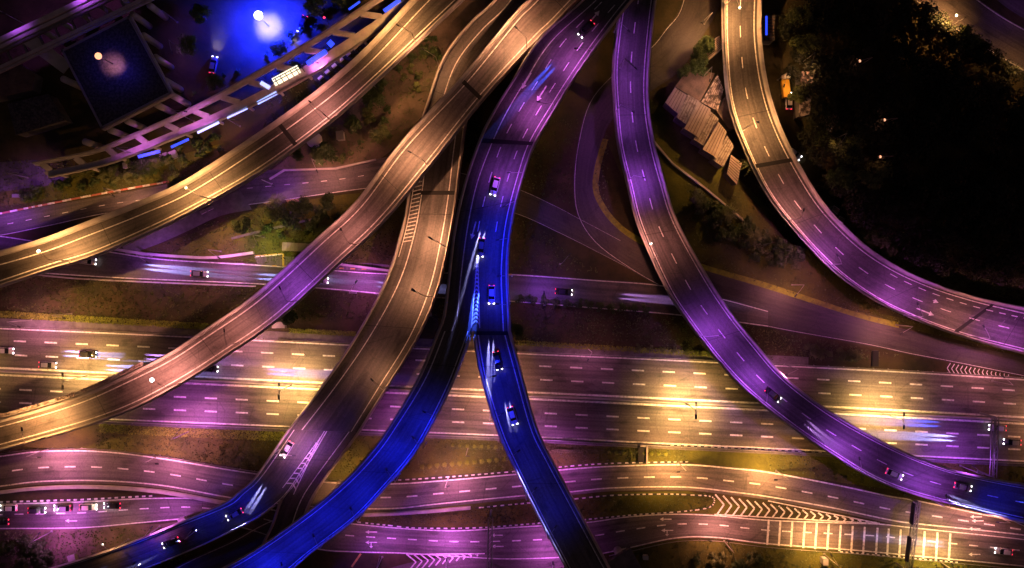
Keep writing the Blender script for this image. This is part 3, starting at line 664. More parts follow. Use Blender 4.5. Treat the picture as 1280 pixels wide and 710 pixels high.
def slab(mb, a, c, wd, th):
    a, c = V(a), V(c); d_ = c-a; n_ = V((-d_.y, d_.x, 0)).normalized()*wd/2; up = V((0,0,th))
    p = [a-n_, a+n_, c+n_, c-n_]; t = [v+up for v in p]
    mb.face(t); mb.face(p[::-1])
    for i in range(4): j = (i+1)%4; mb.face([p[i], p[j], t[j], t[i]])
b = MB(); slab(b, P(32,46,10), P(85,86,6), 3.4, .3); b.build('canopy', M['concrete'], root)
root = empty('rail_guideway', P(60,40,0), 'raised rail guideway with ladder bracing behind the station', 'guideway')
def gw(off, wd, th, m, z, nm, x0=(-30,68), x1=(200,-42)):
    b = MB(); a, c = P(x0[0]+off*.45, x0[1]+off*.89, z), P(x1[0]+off*.45, x1[1]+off*.89, z); slab(b, a, c, wd, th); return b.build(nm, M[m], root)
gw(0, 1.3, 1.2, 'concrete', 10, 'beam'); gw(7, .9, .9, 'concrete', 10, 'beam'); gw(12, .6, .7, 'concrete_dark', 10, 'beam'); gw(30, .8, .9, 'concrete', 9.5, 'beam'); gw(34, .5, .6, 'concrete', 9.5, 'beam')
for k in range(9):
    x = 8+k*20; y = 52-k*9.6; b = MB(); slab(b, P(x,y+9,9.6), P(x+8,y+25,9.3), .5, .5); b.build('cross_brace', M['concrete_dark'], root)
for k in range(7):
    x = 52+k*22; y = 40-k*10.8; p = P(x+5, y+4, 0); b = MB(); p2 = P(x+26,y+12,0); b.tube((p2.x,p2.y,0), (p2.x,p2.y,9.4), .75, .75, 14); b.build('column', M['concrete'], root, True)
for lb, pts, m in [('station annexe roof left of the guideway canopy', [(-20,95),(20,78),(42,92),(38,112),(-20,125)], 'roof_rust'),
                   ('low dark annexe roof beneath the station columns', [(10,130),(60,118),(80,150),(20,168)], 'roof_dark')]:
    b = MB(); z = 4; q = [P(x, y, z) for x, y in pts]; root = empty('annexe', P(*pts[0],0), lb, 'building')
    b.prism([(p.x,p.y) for p in q], 0, 3.7); b.build('wall', M['concrete_dark'], root)
    c_ = sum(q, V((0,0,0)))/len(q); b = MB(); b.prism([(p.x,p.y) for p in (c_+(v-c_)*1.03 for v in q)], 3.7, 4); b.build('roof', M[m], root)
# perforated walkway
root = empty('elevated_walkway', P(300,120,0), 'raised concrete walkway frame with openings and lit panels above the courtyard', 'walkway')
outer = cpx([(40,204),(110,190),(160,171),(250,130),(320,91),(400,44),(470,-2),(520,-35)], 5)
inner = cpx([(62,222),(130,207),(182,188),(290,144),(372,104),(455,52),(520,5),(575,-35)], 5)
WZ = 6
Wk = Road([(*a, *c, WZ) for a, c in zip(outer, inner)], n=2)
for u0, u1 in ((0,.16),(.62,1.0)):
    b = MB(); T = Wk.ts(0,None,3); 
    for i in range(len(T)-1):
        pts = [Wk.at(T[i],u0), Wk.at(T[i],u1), Wk.at(T[i+1],u1), Wk.at(T[i+1],u0)]
        lo = [p-V((0,0,.7)) for p in pts]
        b.face(pts); b.face(lo[::-1]); b.face([pts[0],pts[3],lo[3],lo[0]]); b.face([pts[1],pts[2],lo[2],lo[1]])
    b.build('deck_beam', M['concrete'], root)
t = 2; tl = []
while t < Wk.len-3:
    b = MB(); a, c = Wk.at(t,.14,-.72), Wk.at(t,.64,-.72); slab(b, a, c, 1.5, .7); b.build('cross_beam', M['concrete'], root); tl.append(t)
    if int(t) % 2 == 0 or 1:
        p = Wk.at(t,.8); b = MB(); b.tube((p.x,p.y,0), (p.x,p.y,5.3), .4, .4, 10); b.build('column', M['concrete'], root)
    t += 8.6
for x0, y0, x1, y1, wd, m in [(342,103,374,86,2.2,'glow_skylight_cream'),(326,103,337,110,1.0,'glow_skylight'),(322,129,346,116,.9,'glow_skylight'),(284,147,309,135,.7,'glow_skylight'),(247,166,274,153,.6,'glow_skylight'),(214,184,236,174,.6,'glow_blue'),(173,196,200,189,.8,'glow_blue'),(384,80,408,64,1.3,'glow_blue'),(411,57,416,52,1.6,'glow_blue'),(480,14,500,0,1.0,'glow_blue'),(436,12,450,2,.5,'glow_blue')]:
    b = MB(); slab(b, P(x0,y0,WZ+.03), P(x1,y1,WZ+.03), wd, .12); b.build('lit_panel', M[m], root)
b = MB()
for k in range(6): slab(b, P(344+k*6.4,99-k*3.4,WZ+.16), P(349+k*6.4,107-k*3.4,WZ+.16), .22, .1)
for dy in (-2.2,1.6): slab(b, P(341,102+dy,WZ+.18), P(379,82+dy,WZ+.18), .2, .1)
b.build('mullion', M['concrete_dark'], root)
b = MB(); Wk.sweep(b, [(0,0),(0,.9),(.15,.9),(.15,0)], 'L', 0, None, 3); b.build('rail', M['steel'], root)
b = MB(); Wk.sweep(b, [(0,0),(0,.9),(.15,.9),(.15,0)], 'R', 0, None, 3); b.build('rail', M['steel'], root)
for k in range(14):
    x = 401+k*8.6; y = 98-k*7.6; 
    o = MB(); p = P(x, y, 0); o.box(p+V((0,0,.4)), (1.3,.7,.8), R(42)); tag(o.build('road_block', M['box_paint']), 'pale concrete block in the line beside the top left flyover', 'block', 'concrete blocks beside the flyover')
# blue-lit doorway building right of the golden flyover's top
def shed(pts, z, m, label, ridge=True, grp=None, nseam=8):
    q = [P(x, y, z) for x, y in pts]; root = empty('shed', V((q[0].x, q[0].y, 0)), label, 'shed', grp)
    b = MB(); b.prism([(p.x,p.y) for p in q], 0, z-.3); b.build('wall', M['concrete_dark'], root)
    c_ = sum(q, V((0,0,0)))/len(q); b = MB(); b.prism([(p.x,p.y) for p in (c_+(v-c_)*1.04 for v in q)], z-.3, z); b.build('roof', M[m], root)
    if len(q) == 4:
        b = MB(); a, bb, c, d_ = q
        for k in range(1, nseam):
            f = k/nseam; u, v = a.lerp(d_, f), bb.lerp(c, f); slab(b, u+V((0,0,-.02)), v+V((0,0,-.02)), .14, .14)
        b.build('roof_seam', M['roof_rust'], root)
    return root
for pts, z_, m_, lb in [([(832,128),(844,110),(858,119),(848,142)],4.2,'roof_pale','pale metal shed nearest the purple flyover'),([(846,146),(860,119),(874,127),(861,157)],4.8,'roof_worn','grey-streaked metal shed second in the stepped row'),
    ([(856,160),(874,128),(888,137),(873,171)],5.3,'roof_pale','broad pale metal shed third in the stepped row'),([(868,174),(888,140),(898,149),(885,184)],4.9,'roof_worn','stained shed fourth in the stepped row'),
    ([(879,186),(898,153),(908,165),(896,197)],5.4,'roof_pale','pale shed fifth in the stepped row'),([(891,199),(909,170),(917,183),(904,208)],4.6,'roof_worn','last shed of the stepped row before the palm')]:
    shed(pts, z_, m_, lb, nseam=5, grp='sheds in the stepped row')
shed([(914,194),(927,204),(921,230),(909,217)], 4, 'roof_pale', 'small pale shed beside the palm at the end of the row')
shed([(845,108),(861,86),(893,92),(875,126)], 4.5, 'roof_rust', 'rusty striped shed behind the pale row', nseam=12)
shed([(877,127),(897,94),(904,112),(897,138)], 4, 'roof_rag', 'patched shed roof against the golden flyover')
shed([(897,140),(908,120),(918,160),(910,160)], 3.5, 'roof_rust', 'narrow rusty lean-to beneath the golden flyover')
shed([(883,55),(899,45),(903,60),(884,76)], 4, 'roof_pale', 'small pale shed by the loop road at the top')
shed([(1002,90),(1017,91),(1012,142),(999,145)], 4, 'roof_rag', 'long ragged pale roof among the trees right of the golden flyover', nseam=4)
shed([(1028,152),(1042,140),(1050,148),(1036,166)], 4, 'roof_rag', 'small ragged roof half hidden in the dark wood')
shed([(1043,257),(1050,262),(1047,268),(1041,263)], 3, 'box_paint', 'tiny pale roof at the edge of the dark wood')
shed([(1050,270),(1056,274),(1054,279),(1048,275)], 3, 'box_paint', 'tiny square roof beside the right flyover')
rt = shed([(953,18),(969,20),(968,50),(955,50)], 4, 'roof_dark', 'dark hut with blue lit wall beside the golden flyover')
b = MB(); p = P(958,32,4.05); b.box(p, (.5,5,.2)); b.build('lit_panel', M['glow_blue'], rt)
# bus shelter
root = empty('bus_shelter', P(373,310,0), 'bus shelter with purple-lit ribbed roof in the layby', 'bus shelter')
c = P(373,309,2.8); b = MB(); b.box(c, (8.6,2.2,.16), R(-3))
for k in range(9): b.box(c+V((-4+k,-.0,.12)), (.12,2.2,.1), R(-3))
b.build('roof', M['roof_pale'], root)
for dx in (-3.6,0,3.6):
    b = MB(); b.tube((c.x+dx,c.y+.7,0), (c.x+dx,c.y+.7,2.8), .08); b.build('post', M['steel'], root)
b = MB(); b.box((c.x,c.y+.5,.45), (6,.5,.1)); b.build('bench', M['steel'], root)
# walls
def wall(pts, h, wd, label, name='retaining_wall', m='concrete', cat='wall', z=0):
    b = MB(); pp = [P(x,y,z) for x,y in pts]
    for a, c in zip(pp, pp[1:]):
        d_ = c-a; b.box((a+c)/2+V((0,0,h/2)), (d_.length+.1, wd, h), math.atan2(d_.y,d_.x))
    return tag(b.build(name, M[m]), label, cat)
wall(cpx([(142,311),(180,317),(230,321),(270,322),(318,316)],3), 1.1, .7, 'curved guard wall along the frontage road left of the bus shelter', 'guard_wall')
wall([(394,326),(430,331),(500,340)], 1.1, .6, 'guard wall right of the bus shelter', 'guard_wall')
wall(cpx([(0,615),(51,609.5),(124,608),(203,614),(281,628)],3), 1.0, .8, 'thick concrete barrier between the slip road and the car queue', 'barrier')
wall(cpx([(454,643),(500,641),(548,637.5),(588,634)],3), 1.0, .7, 'thick concrete barrier right of the left blue branch', 'barrier')
wall([(338,224),(356,213),(420,211),(470,200)], .8, .4, 'low wall along the side road beside the bare slope')
wall([(817,178),(840,205),(880,235),(937,283)], .9, .5, 'low wall of the dark ditch right of the purple flyover')
wall([(290,298),(330,288),(395,273)], .25, .6, 'thin path edging across the grass behind the bus shelter', 'path_edging', 'concrete_dark')
wall([(800,556),(808,557),(808,578)], 1.2, .4, 'stub wall of the drain pit on the verge')
b = MB(); b.box(P(801,567,0)+V((0,0,.3)), (1.6,4.4,.6)); tag(b.build('drain_pit', M['joint']), 'black drain pit on the verge above the slip road', 'drain pit')
b = MB(); b.box(P(1093,448,0)+V((0,0,.3)), (1.7,4.2,.6)); tag(b.build('drain_pit', M['joint']), 'black drain pit between the frontage road and the motorway', 'drain pit')
# planter of wind-blown shrubs along the outer edge of the long flyover is built with the shrubs below
# median barrier
b = MB(); HW.sweep(b, [(-.25,0),(-.1,.85),(.1,.85),(.25,0)], 'L', 0, None, 4, uc=.502); tag(b.build('median_barrier', M['concrete']), 'long low concrete barrier down the middle of the motorway', 'barrier')
# guard rails
def rail(road, side, m, t0, t1, label):
    b = MB(); road.sweep(b, [(m,.45),(m,.75),(m+.06,.75),(m+.06,.45)], side, t0, t1, 3); root = empty('guard_rail', road.at(t0, 0 if side == 'L' else 1), label, 'guard rail')
    b.build('rail', M['steel'], root); b = MB()
    for t in road.ts(t0, t1, 4):
        a, c = road.at(t,0), road.at(t,1); ax = (c-a).normalized(); p = (a if side == 'L' else c)+(ax if side == 'L' else -ax)*(m-.08); b.box(p+V((0,0,.37)), (.1,.1,.74))
    b.build('post', M['steel'], root)
rail(HW, 'L', -.25, 0, HW.len-2, 'steel guard rail along the upper edge of the motorway')
rail(HW, 'R', -.3, HW.near(110,520), HW.len-2, 'steel guard rail along the lower edge of the motorway')
rail(RL, 'L', -.5, 0, RL.near(480,620), 'steel guard rail along the upper edge of the slip road at left')
rail(RM, 'R', -.5, RM.near(760,665), RM.len-2, 'steel guard rail along the lower edge of the service road at right')

# gantries
def gantry(a, c, z, label, signs=(), twin_=False):
    A_, C_ = P(*a, z), P(*c, z); root = empty('sign_gantry', V((A_.x,A_.y,0)), label, 'gantry', 'sign gantries over the roads')
    for p in (A_, C_): b = MB(); b.tube((p.x,p.y,0), (p.x,p.y,z), .28, .22, 10); b.build('post', M['steel'], root)
    n_ = (C_-A_).normalized(); s_ = V((-n_.y, n_.x, 0))*.55
    b = MB()
    for s2 in ((1,-1) if twin_ or 1 else (0,)):
        b.tube(A_+s_*s2, C_+s_*s2, .13, .13, 6); b.tube(A_+s_*s2-V((0,0,1)), C_+s_*s2-V((0,0,1)), .13, .13, 6)
    k = int((C_-A_).length/1.3)
    for i in range(k): u = A_.lerp(C_, i/k); v = A_.lerp(C_, (i+1)/k); b.tube(u+s_, v-s_, .06, .06, 5)
    b.build('truss', M['steel'], root)
    for f0, f1 in signs:
        u, v = A_.lerp(C_, f0), A_.lerp(C_, f1); m_ = (u+v)/2-s_*1.7; b = MB()
        b.box(m_+V((0,0,-.4)), ((v-u).length,.25,1.5), math.atan2((v-u).y,(v-u).x)); b.build('sign_panel', M['dark_steel'], root)
gantry((1246,522), (1243,597), 6.5, 'steel gantry across the lower carriageway at the right edge')
gantry((1148,628), (1137,716), 6.5, 'tall gantry with two dark sign panels over the slip and service roads', ((.02,.32),(.5,.85)))
gantry((613,648), (612,716), 6.5, 'narrow twin-beamed gantry over the service road between the blue branches')
# small roadside things
def ubox(x, y, label, s=(1.3,.9,1.3), rz=0, m='box_paint'):
    root = empty('utility_box', P(x,y,0), label, 'utility box'); c = P(x,y,0)
    b = MB(); b.box(c+V((0,0,s[2]/2)), s, rz); b.build('cabinet', M[m], root); b = MB(); b.box(c+V((0,0,s[2]+.05)), (s[0]+.15,s[1]+.15,.1), rz); b.build('lid', M['steel'], root)
ubox(806,695,'small white utility box on the grass below the service road'); ubox(1028,699,'pale utility box below the white cross bars',(1.2,1.6,2.0)); ubox(535,392,'pale utility box beside the low flyover',(1.8,1.6,1.2),.3)
ubox(350,406,'pale box at the foot of the long flyover pier',(3.4,1.5,1.2)); ubox(263,261,'pale box on the footpath below the top left flyover',(1.6,.7,.7),.5); ubox(427,171,'grey box on the bare slope below the top left flyover',(1.8,2.2,2),.1); ubox(255,265,'flat pale box near the footpath edge',(1.4,.7,.6),.5)
ubox(22,245,'pale box on the verge beside the side road',(2.0,.8,.6)); ubox(205,197,'purple-lit pale box in the shrubs below the walkway',(2.6,1.8,.8),.3); ubox(218,194,'second purple-lit pale box in the shrubs below the walkway',(1.8,2.0,.8),.4); ubox(160,207,'small pale box left in the shrubs by the walkway',(1.8,1.4,.8),.2)
root = empty('tarpaulin', P(395,175,0), 'rounded blue-lit tarpaulin mound under the top left flyover', 'tarpaulin'); b = MB(); b.sphere(P(393,175,0)+V((0,0,.2)), 2.2, .55, 14); b.build('cover', M['box_paint'], root, True)
b = MB(); px_line(b, (441,706), (451,694), .4, .35); b2 = MB(); slab(b2, P(440,708,.2), P(451,692,.2), .5, .4); tag(b2.build('barrier_bar', M['paint_yellow']), 'yellow barrier bar on the grass at the bottom edge', 'barrier bar')
root = empty('pier_block', P(780,700,0), 'dark blue concrete pier block beside the right blue branch at the bottom', 'pier')
q = [P(x,y,11) for x,y in [(752,708),(788,685),(803,712),(795,740),(765,740)]]; b = MB(); b.prism([(p.x,p.y) for p in q], 9.6, 11); b.build('cap', M['concrete_dark'], root)
b = MB(); p = P(780,708,11); b.tube((p.x,p.y,0), (p.x,p.y,9.6), 1.1, 1.1, 14); b.build('column', M['concrete'], root)

# ------------------------------------------------------------ cars
def hull(mb, secs):                                        # secs: (x, halfwidth, z0, z1)
    rings = []
    for x, w0, w1, z0, z1 in secs: rings.append([V((x,-w0,z0)), V((x,w0,z0)), V((x,w0*1.0,(z0+z1)/2)), V((x,w1,z1)), V((x,-w1,z1)), V((x,-w0,(z0+z1)/2))])
    for i in range(len(secs)-1):
        for k in range(6): j = (k+1)%6; mb.face([rings[i][k], rings[i][j], rings[i+1][j], rings[i+1][k]])
    mb.face(rings[0][::-1]); mb.face(rings[-1])
def make_car(kind='car'):
    root = empty('car', (0,0,0), '', 'car')
    b = MB(); hull(b, [(-2.2,.72,.6,.42,.78),(-2.1,.84,.75,.3,.95),(-1.2,.88,.8,.25,1.0),(.9,.88,.8,.25,.98),(1.7,.86,.74,.27,.82),(2.15,.78,.62,.35,.66),(2.25,.66,.55,.42,.6)]); b.build('body', M['car_white'], root, True)
    b = MB(); hull(b, [(-1.95,.72,.66,.93,.97),(-1.35,.74,.62,.93,1.4),(-.2,.74,.62,.95,1.44),(.45,.74,.62,.95,1.36),(1.15,.74,.7,.9,.94)]); b.build('window', M['glass_dark'], root)
    b = MB(); hull(b, [(-1.3,.58,.56,1.4,1.47),(-.2,.6,.57,1.42,1.5),(.42,.58,.55,1.36,1.43)]); b.build('roof', M['car_white'], root)
    for x in (-1.35,1.35):
        for y in (-.82,.82): 
            wv = MB(); wv.tube((x,y-.1,.32), (x,y+.1,.32), .32, .32, 14); wv.build('wheel', M['rubber'], root)
    for y in (-.58,.58):
        h_ = MB(); h_.box((2.2,y,.58), (.22,.34,.16)); h_.build('headlight', M['headlight'], root)
        t_ = MB(); t_.box((-2.2,y,.78), (.16,.34,.18)); t_.build('tail_light', M['tail'], root)
    for y in (-.95,.95):
        h_ = MB(); h_.box((.75,y,.95), (.16,.2,.12)); h_.build('mirror', M['dark_steel'], root)
    return root
proto = make_car(); used = [False]
def car(x, y, ang, z, colr, label, group, beam=None, pw=1500, road=None):
    if not used[0]: o = proto; used[0] = True; kids = list(proto.children)
    else:
        o = proto.copy(); C.objects.link(o); kids = []
        for ch in proto.children:
            if ch.type == 'LIGHT': continue
            c_ = ch.copy(); C.objects.link(c_); c_.parent = o; kids.append(c_)
    o.location = P(x, y, z); o.rotation_euler = (0,0,R(ang))
    for c_ in kids:
        if c_.name.split('.')[0] in ('body','roof'): c_.material_slots[0].link = 'OBJECT'; c_.material_slots[0].material = M['car_'+colr]
    tag(o, label, 'car', group)
    if beam: beams.append((o, beam, pw, z < 1))
    return o
beams = []
Q = 'cars queuing on the service road'
for x, y, a, cl, lb in [(13,634,180,'white','white car at the tail of the queue in the upper lane at the left edge'),(3,651,180,'black','dark car half out of the picture in the lower lane'),(48,637,0,'black','black car with bright head and tail lamps, second in the queue'),(80,634,180,'grey','dark grey car with red tail lamps in the middle of the queue'),(112,633,0,'gold','pale gold car with white headlights in the queue'),(142,631,180,'black','dark red-lit car at the right end of the queue')]:
    car(x, y, a, .05, cl, lb, Q, 'h', 500)
car(268,82,80,.03,'grey','dark van-like car with bright lamps in the dark courtyard','cars in the courtyard','h',800)
car(379,31,250,.03,'black','black car with lit lamps beneath the blue floodlight','cars in the courtyard','h',500)
car(991,192,-38,.03,'silver','silver car parked beside the right flyover near the wood','parked cars')
car(985,127,90,.03,'white','white car parked behind the yellow lorry','parked cars')
VC = dict(b=(.04,.09,1), w=(.38,.38,1), p=(.6,.3,1), r=(1,.4,.6))
def on(road, x, y, u, rev, cl, lb, grp, bm, pw):
    t = road.near(x, y); p = road.at(t, u); d_ = road.dirn(t); a = math.degrees(math.atan2(d_.y, d_.x))+(180 if rev else 0)
    k = F/(H-p.z); o = car(640+p.x*k, 355-p.y*k, a, p.z+.03, cl, lb, grp, bm, pw); return o
T1 = 'added cars whose beams stand in for light trails on the flyovers'  # added cars; their beams stand in for streaks left by moving lights
on(D0,628,236,.55,False,'silver','added silver car with blue-white beams below the dark joint of the topmost flyover',T1,'w',9000)
on(D0,610,310,.52,False,'grey','added grey car with blue beams above the chevrons of the topmost flyover',T1,'b',9000)
on(D0,612,372,.74,False,'silver','added silver car beside the chevrons where the topmost flyover splits',T1,'w',9000)
on(D2,615,450,.5,False,'black','added black car at the top of the right blue branch above the motorway',T1,'w',9000)
on(D2,636,520,.5,False,'silver','added silver car in the middle of the right blue branch',T1,'w',9000)
on(D0,735,45,.62,False,'black','added black car beside the painted arrow on the topmost flyover',T1,'b',5000)
on(E1,368,560,.3,False,'silver','added silver car entering the lowest left branch at its fork',T1,'w',9000)
on(E1,290,635,.5,False,'grey','added grey car halfway down the lowest left branch',T1,'w',9000)
on(E1,215,673,.5,False,'black','added black car on the lowest left branch near the bottom edge',T1,'w',8000)
on(G,1120,595,.35,False,'silver','added silver car on the purple flyover over the grass verge',T1,'w',8000)
on(G,1195,615,.6,False,'grey','added grey car on the purple flyover where it turns blue',T1,'b',9000)
on(G,960,500,.4,False,'black','added black car on the purple flyover above the motorway',T1,'p',3500)
T2 = 'added cars standing in for light trails on the motorway and frontage road'  # more added cars, placed where light trails run along these roads
for x, u, rv, cl, lb, bm, pw in [(5,.26,False,'silver','added silver car in the second upper lane at the left edge','w',9000),(60,.40,False,'grey','added grey car in the inner upper lane left of the long flyover','w',9000),(110,.26,False,'black','added black car in the upper carriageway approaching the long flyover','p',7000),
        (262,.36,False,'black','added black car just right of the long flyover in the upper carriageway','b',9000),(1240,.60,True,'silver','added silver car in the lower carriageway left of the right-edge gantry','b',7000),(1262,.76,True,'grey','added grey car beyond the right-edge gantry in the lower carriageway','w',9000)]:
    best = min(range(len(HW.s)), key=lambda i: abs(HW.L[i].x-(x-640)*H/F)); c = HW.at(HW.s[best], u); k = F/(H-c.z)
    car(640+c.x*k, 355-c.y*k, (-3 if not rv else 177), c.z+.03, cl, lb, T2, bm, pw)
on(RS,110,325,.45,False,'silver','added silver car on the frontage road where it leaves the top left flyover',T2,'w',9000)
on(RS,250,342,.6,False,'grey','added grey car on the frontage road below the guard wall',T2,'w',8000)
on(RS,400,352,.55,False,'silver','added silver car on the frontage road right of the long flyover',T2,'w',7000)
on(RS,705,368,.5,False,'black','added black car on the frontage road right of the topmost flyover',T2,'p',5000)
on(RM,1255,695,.5,True,'silver','added silver car on the service road at the bottom right corner',T2,'w',3000)
bl = dict(h=(1,.85,.9), **VC)
for o, bm, pw, flat in beams:  # narrow beams on the added cars imitate light trails
    for y_ in (-.58, .58):
        l = bpy.data.lights.new('headlight_beam', 'SPOT'); l.color = bl[bm]; l.spot_size = R((3.4 if flat else 4.2) if bm != 'h' else 50); l.spot_blend = .8; l.shadow_soft_size = .05
        l.energy = pw*((130 if flat else 90) if bm != 'h' else 2)
        s_ = bpy.data.objects.new('headlight_beam', l); C.objects.link(s_); s_.parent = o; s_.location = (2.45,y_,.75); s_.rotation_euler = (R(88 if flat and bm != 'h' else 87 if bm != 'h' else 86.4), 0, R(-90))
# yellow lorry
root = empty('lorry', P(982,112,0), 'yellow tipper lorry parked in the dark beside the golden flyover', 'lorry', None)
c = P(982,111,1.5); b = MB(); b.box(c, (1.9,4.6,1.5), R(6)); b.build('cargo_body', M['yellow_body'], root)
b = MB(); b.box((c.x+.3,c.y+3.2,1.3), (1.9,1.4,2), R(6), taper=.85); b.build('cab', M['car_white'], root)
for dy in (-1.6,2.6):
    for dx in (-.9,.9): b = MB(); b.tube((c.x+dx-.12,c.y+dy,.45), (c.x+dx+.12,c.y+dy,.45), .45, .45, 12); b.build('wheel', M['rubber'], root)
L_(972,100, 980,108, 0, 7, 'gold', 500, 'added lamp over the yellow lorry')  # added so the lorry shows in the dark
# red signal light by the courtyard
root = empty('traffic_light', P(412,31,0), 'red signal lamp on a pole beside the raised walkway', 'traffic light'); c = P(412,31,0)
b = MB(); b.tube(c, c+V((0,0,4.5)), .1); b.build('pole', M['dark_steel'], root); b = MB(); b.box(c+V((0,0,4.9)), (.4,.4,1)); b.build('housing', M['dark_steel'], root)
b = MB(); b.sphere(c+V((0,-.1,5.45)), .3); b.build('red_lamp', M['tail'], root)

# ------------------------------------------------------------ plants
rnd = random.Random(5)
def leafmesh(name, blobs, n, size, m, flat=.5):
    b = MB()
    for i in range(n):
        cx_, cy_, cz_, r = rnd.choice(blobs)
        d_ = V((rnd.gauss(0,1), rnd.gauss(0,1), rnd.gauss(0,1))).normalized()*r*(rnd.random()**.4)
        d_.z *= .75; c_ = V((cx_,cy_,cz_))+d_
        nrm = (d_.normalized()+V((rnd.uniform(-.8,.8), rnd.uniform(-.8,.8), rnd.uniform(0,1.3)))).normalized()
        t_ = nrm.orthogonal().normalized(); t_.rotate(Matrix.Rotation(rnd.random()*6.28, 3, nrm)); u_ = nrm.cross(t_)
        s_ = size*rnd.uniform(.6,1.3); b.face([c_+t_*s_, c_+u_*s_*.55, c_-t_*s_, c_-u_*s_*.55])
    me = bpy.data.meshes.new(name); me.from_pydata(b.v, [], b.f); me.materials.append(m); return me
def blobs(R_, h, n):
    return [(rnd.uniform(-1,1)*R_*.6, rnd.uniform(-1,1)*R_*.6, h+rnd.uniform(-.3,.5)*R_, R_*rnd.uniform(.35,.6)) for _ in range(n)]
CR = [leafmesh('crown', blobs(3.0,4.5,9), 1500, .30, M['leaf']), leafmesh('crown', blobs(3.2,4.2,10), 1500, .32, M['leaf_pale']), leafmesh('crown', blobs(2.6,5,7), 1100, .30, M['leaf'])]
tb = MB(); tb.tube((0,0,0), (0,0,3), .22, .14); 
for a in range(5): tb.tube((0,0,2.4+a*.15), (1.4*math.cos(a*1.3), 1.4*math.sin(a*1.3), 4.4), .09, .04, 5)
TR = tb.build('trunk', M['bark']).data; bpy.data.objects.remove(bpy.data.objects['trunk'])
SH = [leafmesh('foliage', [(0,0,.6,.75)], 160, .16, M['leaf_hedge']), leafmesh('foliage', blobs(1.3,.9,6), 420, .22, M['leaf']), leafmesh('foliage', blobs(1.1,.8,5), 380, .2, M['leaf_pale'])]
def put(me, name, parent, sc_=1):
    o = bpy.data.objects.new(name, me); C.objects.link(o); o.parent = parent; return o
def tree(x, y, s_, k, label, group='trees round the interchange'):
    r = empty('tree', P(x,y,0), label, 'tree', group, rnd.random()*6); r.scale = (s_,s_,s_*rnd.uniform(.85,1.1)); put(CR[k], 'crown', r); put(TR, 'trunk', r)
def shrub(x, y, s_, k, label, group):
    o = bpy.data.objects.new('shrub', SH[k]); C.objects.link(o); o.location = P(x,y,0); o.rotation_euler = (0,0,rnd.random()*6); o.scale = (s_,s_,s_); tag(o, label, 'shrub', group)
for k in range(13): shrub(528+k*9.3, 583-k*.85, 1.0, 0, 'round clipped shrub in the row between the blue branches', 'clipped shrubs between the blue branches')
for k in range(9): shrub(566+k*9.0, 556.5+k*.4, .8, 0, 'small round shrub just below the motorway edge', 'small shrubs below the motorway')
for k in range(8): shrub(761+k*9.0+(8 if k > 3 else 0), 565+k*.3, .8, 0, 'small round shrub beside the drain pit on the verge', 'small shrubs by the drain pit')
for k in range(12): shrub(652+k*14, 374+k*1.2, 1.15, 1, 'dark bushy shrub in the row below the frontage road', 'shrubs below the frontage road')
for k in range(8): shrub(797+k*15, 434+k*1.3, .9, 2, 'pale shrub at the drain above the motorway', 'pale shrubs above the motorway')
for k, (x, y) in enumerate([(1012,436),(1020,440),(1029,441),(1050,443),(1059,443),(1067,444)]): shrub(x, y, 1.6, 2, 'round young tree in the cluster left of the drain pit', 'round young trees above the motorway')
for x, y, s_, k, lb in [(232,228,1.0,1,'tree between the walkway and the striped kerb'),(150,222,.7,1,'bushy tree on the verge left of the walkway shrubs'),(192,212,.8,0,'tree beneath the blue lit panels'),(312,285,1.1,2,'leaning tree on the grass behind the bus shelter'),(352,268,.9,0,'tree on the grass beside the long flyover'),(383,262,1.0,0,'dark tree against the long flyover'),(415,254,1.0,2,'tree at the side road corner beside the long flyover'),(345,258,.7,1,'small tree at the edge of the side road'),
        (470,128,1.0,0,'dark tree on the slope right of the top left flyover'),(480,112,.8,2,'smaller tree on the slope right of the top left flyover'),(445,158,.8,0,'tree on the lower part of the bare slope'),(410,196,1.1,0,'broad tree beneath the top left flyover joint'),(480,172,.9,1,'tree at the foot of the bare slope'),(378,196,.9,2,'dark tree beside the blue tarpaulin'),
        (872,70,1.0,0,'tree beside the loop road left of the sheds'),(880,62,.9,2,'tree above the rusty shed'),(868,90,1.0,0,'tree touching the rusty shed'),(850,96,.8,2,'small tree at the sheds corner'),(1075,300,1.1,1,'lit tree at the corner of the dark wood beside the right flyover'),(1095,312,1.0,1,'second lit tree at the edge of the wood beside the right flyover'),
        (992,30,1.1,1,'yellowish lit tree beside the blue lit hut'),(995,62,1.2,1,'pale lit tree above the ragged roof'),(990,122,.9,1,'small lit tree between the lorry and the ragged roof'),(1198,52,1.0,1,'pale tree at the edge of the far golden road'),(1210,66,.9,1,'small tree below the far golden road'),
        (1050,195,1.3,1,'pale crowned tree in the wood above the right flyover'),(1075,222,1.4,1,'broad pale tree in the middle of the wood'),(1022,178,1.0,1,'thin tree between the two ragged roofs'),(1040,228,1.2,0,'dim tree close to the right flyover'),(365,396,.8,0,'tree on the slope at the foot of the long flyover pier'),(645,412,.8,0,'tree beside the right blue branch above the motorway')]:
    tree(x, y, s_, k, lb)
for x, y, s_, lb in [(243,62,1.0,'dark tree in the courtyard right of the station hall'),(258,24,.9,'dark tree near the top of the courtyard'),(398,14,1.0,'dark tree in the courtyard corner by the red signal'),(430,4,.9,'dark tree at the top edge beside the walkway'),(276,108,.8,'small dark tree where the courtyard narrows'),(352,66,.7,'small tree at the lower edge of the blue pool of light')]: tree(x, y, s_, 0, lb)
